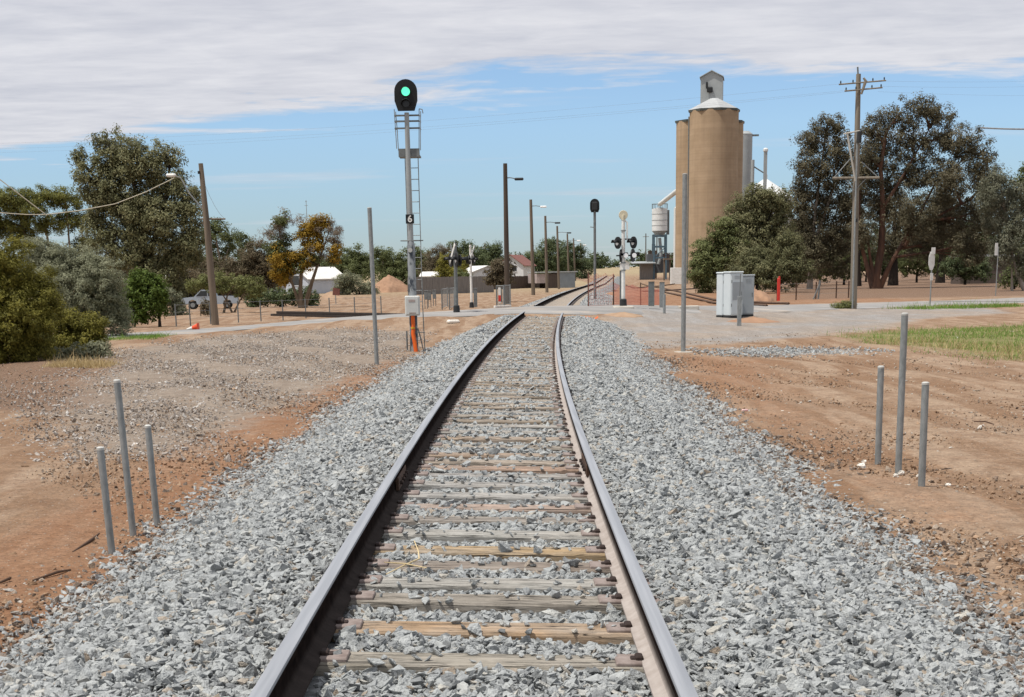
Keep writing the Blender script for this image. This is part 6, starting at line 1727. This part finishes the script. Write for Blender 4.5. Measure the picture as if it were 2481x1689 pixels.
# ------------------------------------------------------------------ light, sky, camera
SUN_EL = radians(67); SUN_DIR = np.array([-.90, -.43, 0.0]); SUN_DIR /= np.linalg.norm(SUN_DIR)
sv = np.array([SUN_DIR[0] * cos(SUN_EL), SUN_DIR[1] * cos(SUN_EL), sin(SUN_EL)])
ld = bpy.data.lights.new('sun', 'SUN'); ld.energy = 4.6; ld.angle = radians(.6); ld.color = (1.0, .955, .88)
so = bpy.data.objects.new('sun', ld); COL.objects.link(so); so.rotation_euler = Vector(-sv).to_track_quat('-Z', 'Y').to_euler(); so.location = (-30, -10, 50)

w = bpy.data.worlds.new('World'); scene.world = w; w.use_nodes = True
nt = NT(w.node_tree); nt.n.clear()
out = nt.new('ShaderNodeOutputWorld')
sky = nt.new('ShaderNodeTexSky', sky_type='NISHITA'); sky.sun_disc = False; sky.sun_elevation = SUN_EL; sky.sun_rotation = atan2(sv[0], sv[1])
sky.air_density = 1.0; sky.dust_density = 0.0; sky.ozone_density = 1.0; sky.altitude = 100
bg = nt.new('ShaderNodeBackground'); bg.inputs['Strength'].default_value = .1
_dz = nt.new('ShaderNodeSeparateXYZ'); nt.put(_dz.inputs[0], nt.new('ShaderNodeTexCoord').outputs['Generated'])
nt_sky_tint = nt.ramp(_dz.outputs[2], [(0, (.5, .63, .93)), (.035, (.63, .79, 1.08)), (.085, (.84, 1.0, 1.26)), (.16, (.95, 1.07, 1.28)), (1, (.92, 1.0, 1.15))])
skyc = nt.mix(1.0, sky.outputs[0], nt_sky_tint, 'MULTIPLY')
nt.put(bg.inputs['Color'], skyc)
# cloud deck: noise on a high flat layer, found from the view direction
d = nt.new('ShaderNodeTexCoord').outputs['Generated']
sx = nt.new('ShaderNodeSeparateXYZ'); nt.put(sx.inputs[0], d); dx, dy, dz = sx.outputs
inv = nt.math('DIVIDE', 1.0, nt.math('ADD', nt.math('MAXIMUM', dz, 0.0), .035))
cv = nt.new('ShaderNodeCombineXYZ'); nt.put(cv.inputs[0], nt.math('MULTIPLY', dx, inv)); nt.put(cv.inputs[1], nt.math('MULTIPLY', dy, inv))
layer = cv.outputs[0]
n1 = nt.noise(nt.mapping(layer, (.75, 1.1, 1), (0, 0, radians(12))), 1.0, 8, .6, .5)
n2 = nt.noise(nt.mapping(layer, (2.2, 3.2, 1), (0, 0, radians(12))), 1.3, 6, .6, .3)
el = nt.math('MULTIPLY', nt.math('ARCSINE', nt.math('MAXIMUM', nt.math('MINIMUM', dz, 1.0), -1.0)), 57.3)
az = nt.math('MULTIPLY', nt.math('ARCTAN2', dx, nt.math('MAXIMUM', dy, .05)), 57.3)
azc = nt.math('MAXIMUM', nt.math('MINIMUM', az, 0.0), -30.0)
edge_ = nt.math('ADD', 6.6, nt.math('MULTIPLY', azc, .14))
v = nt.math('SUBTRACT', el, edge_)
v = nt.math('ADD', v, nt.math('MULTIPLY', nt.math('SUBTRACT', n1, .5), 4.2))
v = nt.math('ADD', v, nt.math('MULTIPLY', nt.math('SUBTRACT', n2, .5), 1.6))
deck = nt.ramp(nt.math('ADD', nt.math('MULTIPLY', v, .25), .5), [(.38, 0), (.56, 1)])
wisp = nt.math('MULTIPLY', nt.ramp(nt.noise(nt.mapping(layer, (.42, .8, 1)), .8, 5, .55), [(.58, 0), (.75, .55)]), nt.ramp(el, [(0, 1)]) if False else .9)
mask = nt.math('MAXIMUM', nt.math('MULTIPLY', deck, .94), wisp)
shade = nt.mix(nt.ramp(nt.math('ADD', nt.math('MULTIPLY', n1, .5), nt.math('MULTIPLY', n2, .5)), [(.36, 0), (.62, 1)]), c4((.62, .63, .695)), c4((.82, .815, .85)))
bg2 = nt.new('ShaderNodeBackground'); nt.put(bg2.inputs['Color'], shade); bg2.inputs['Strength'].default_value = .95
mx = nt.new('ShaderNodeMixShader'); nt.put(mx.inputs[0], mask); nt.l.new(bg.outputs[0], mx.inputs[1]); nt.l.new(bg2.outputs[0], mx.inputs[2])
nt.l.new(mx.outputs[0], out.inputs[0])

cam = bpy.data.cameras.new('camera'); co = bpy.data.objects.new('camera', cam); COL.objects.link(co)
cam.sensor_width = 36; cam.sensor_fit = 'HORIZONTAL'; cam.lens = 36 * F_PX / 2481
cam.shift_y = (PCY - 844.5) / 2481; cam.shift_x = 0.0
cam.clip_start = .1; cam.clip_end = 8000
Mx = Matrix.Identity(4)
for i in range(3): Mx[i][0] = RT[i]; Mx[i][1] = UP[i]; Mx[i][2] = -FW[i]; Mx[i][3] = EYE[i]
co.matrix_world = Mx
scene.camera = co
scene.render.resolution_x, scene.render.resolution_y = 1024, 697
vs_ = scene.view_settings; vs_.view_transform = 'Standard'; vs_.look = 'None'; vs_.exposure = 0.0; vs_.gamma = 1
scene.cycles.max_bounces = 6; scene.cycles.use_denoising = True

print('leaves', LEAVES[0])
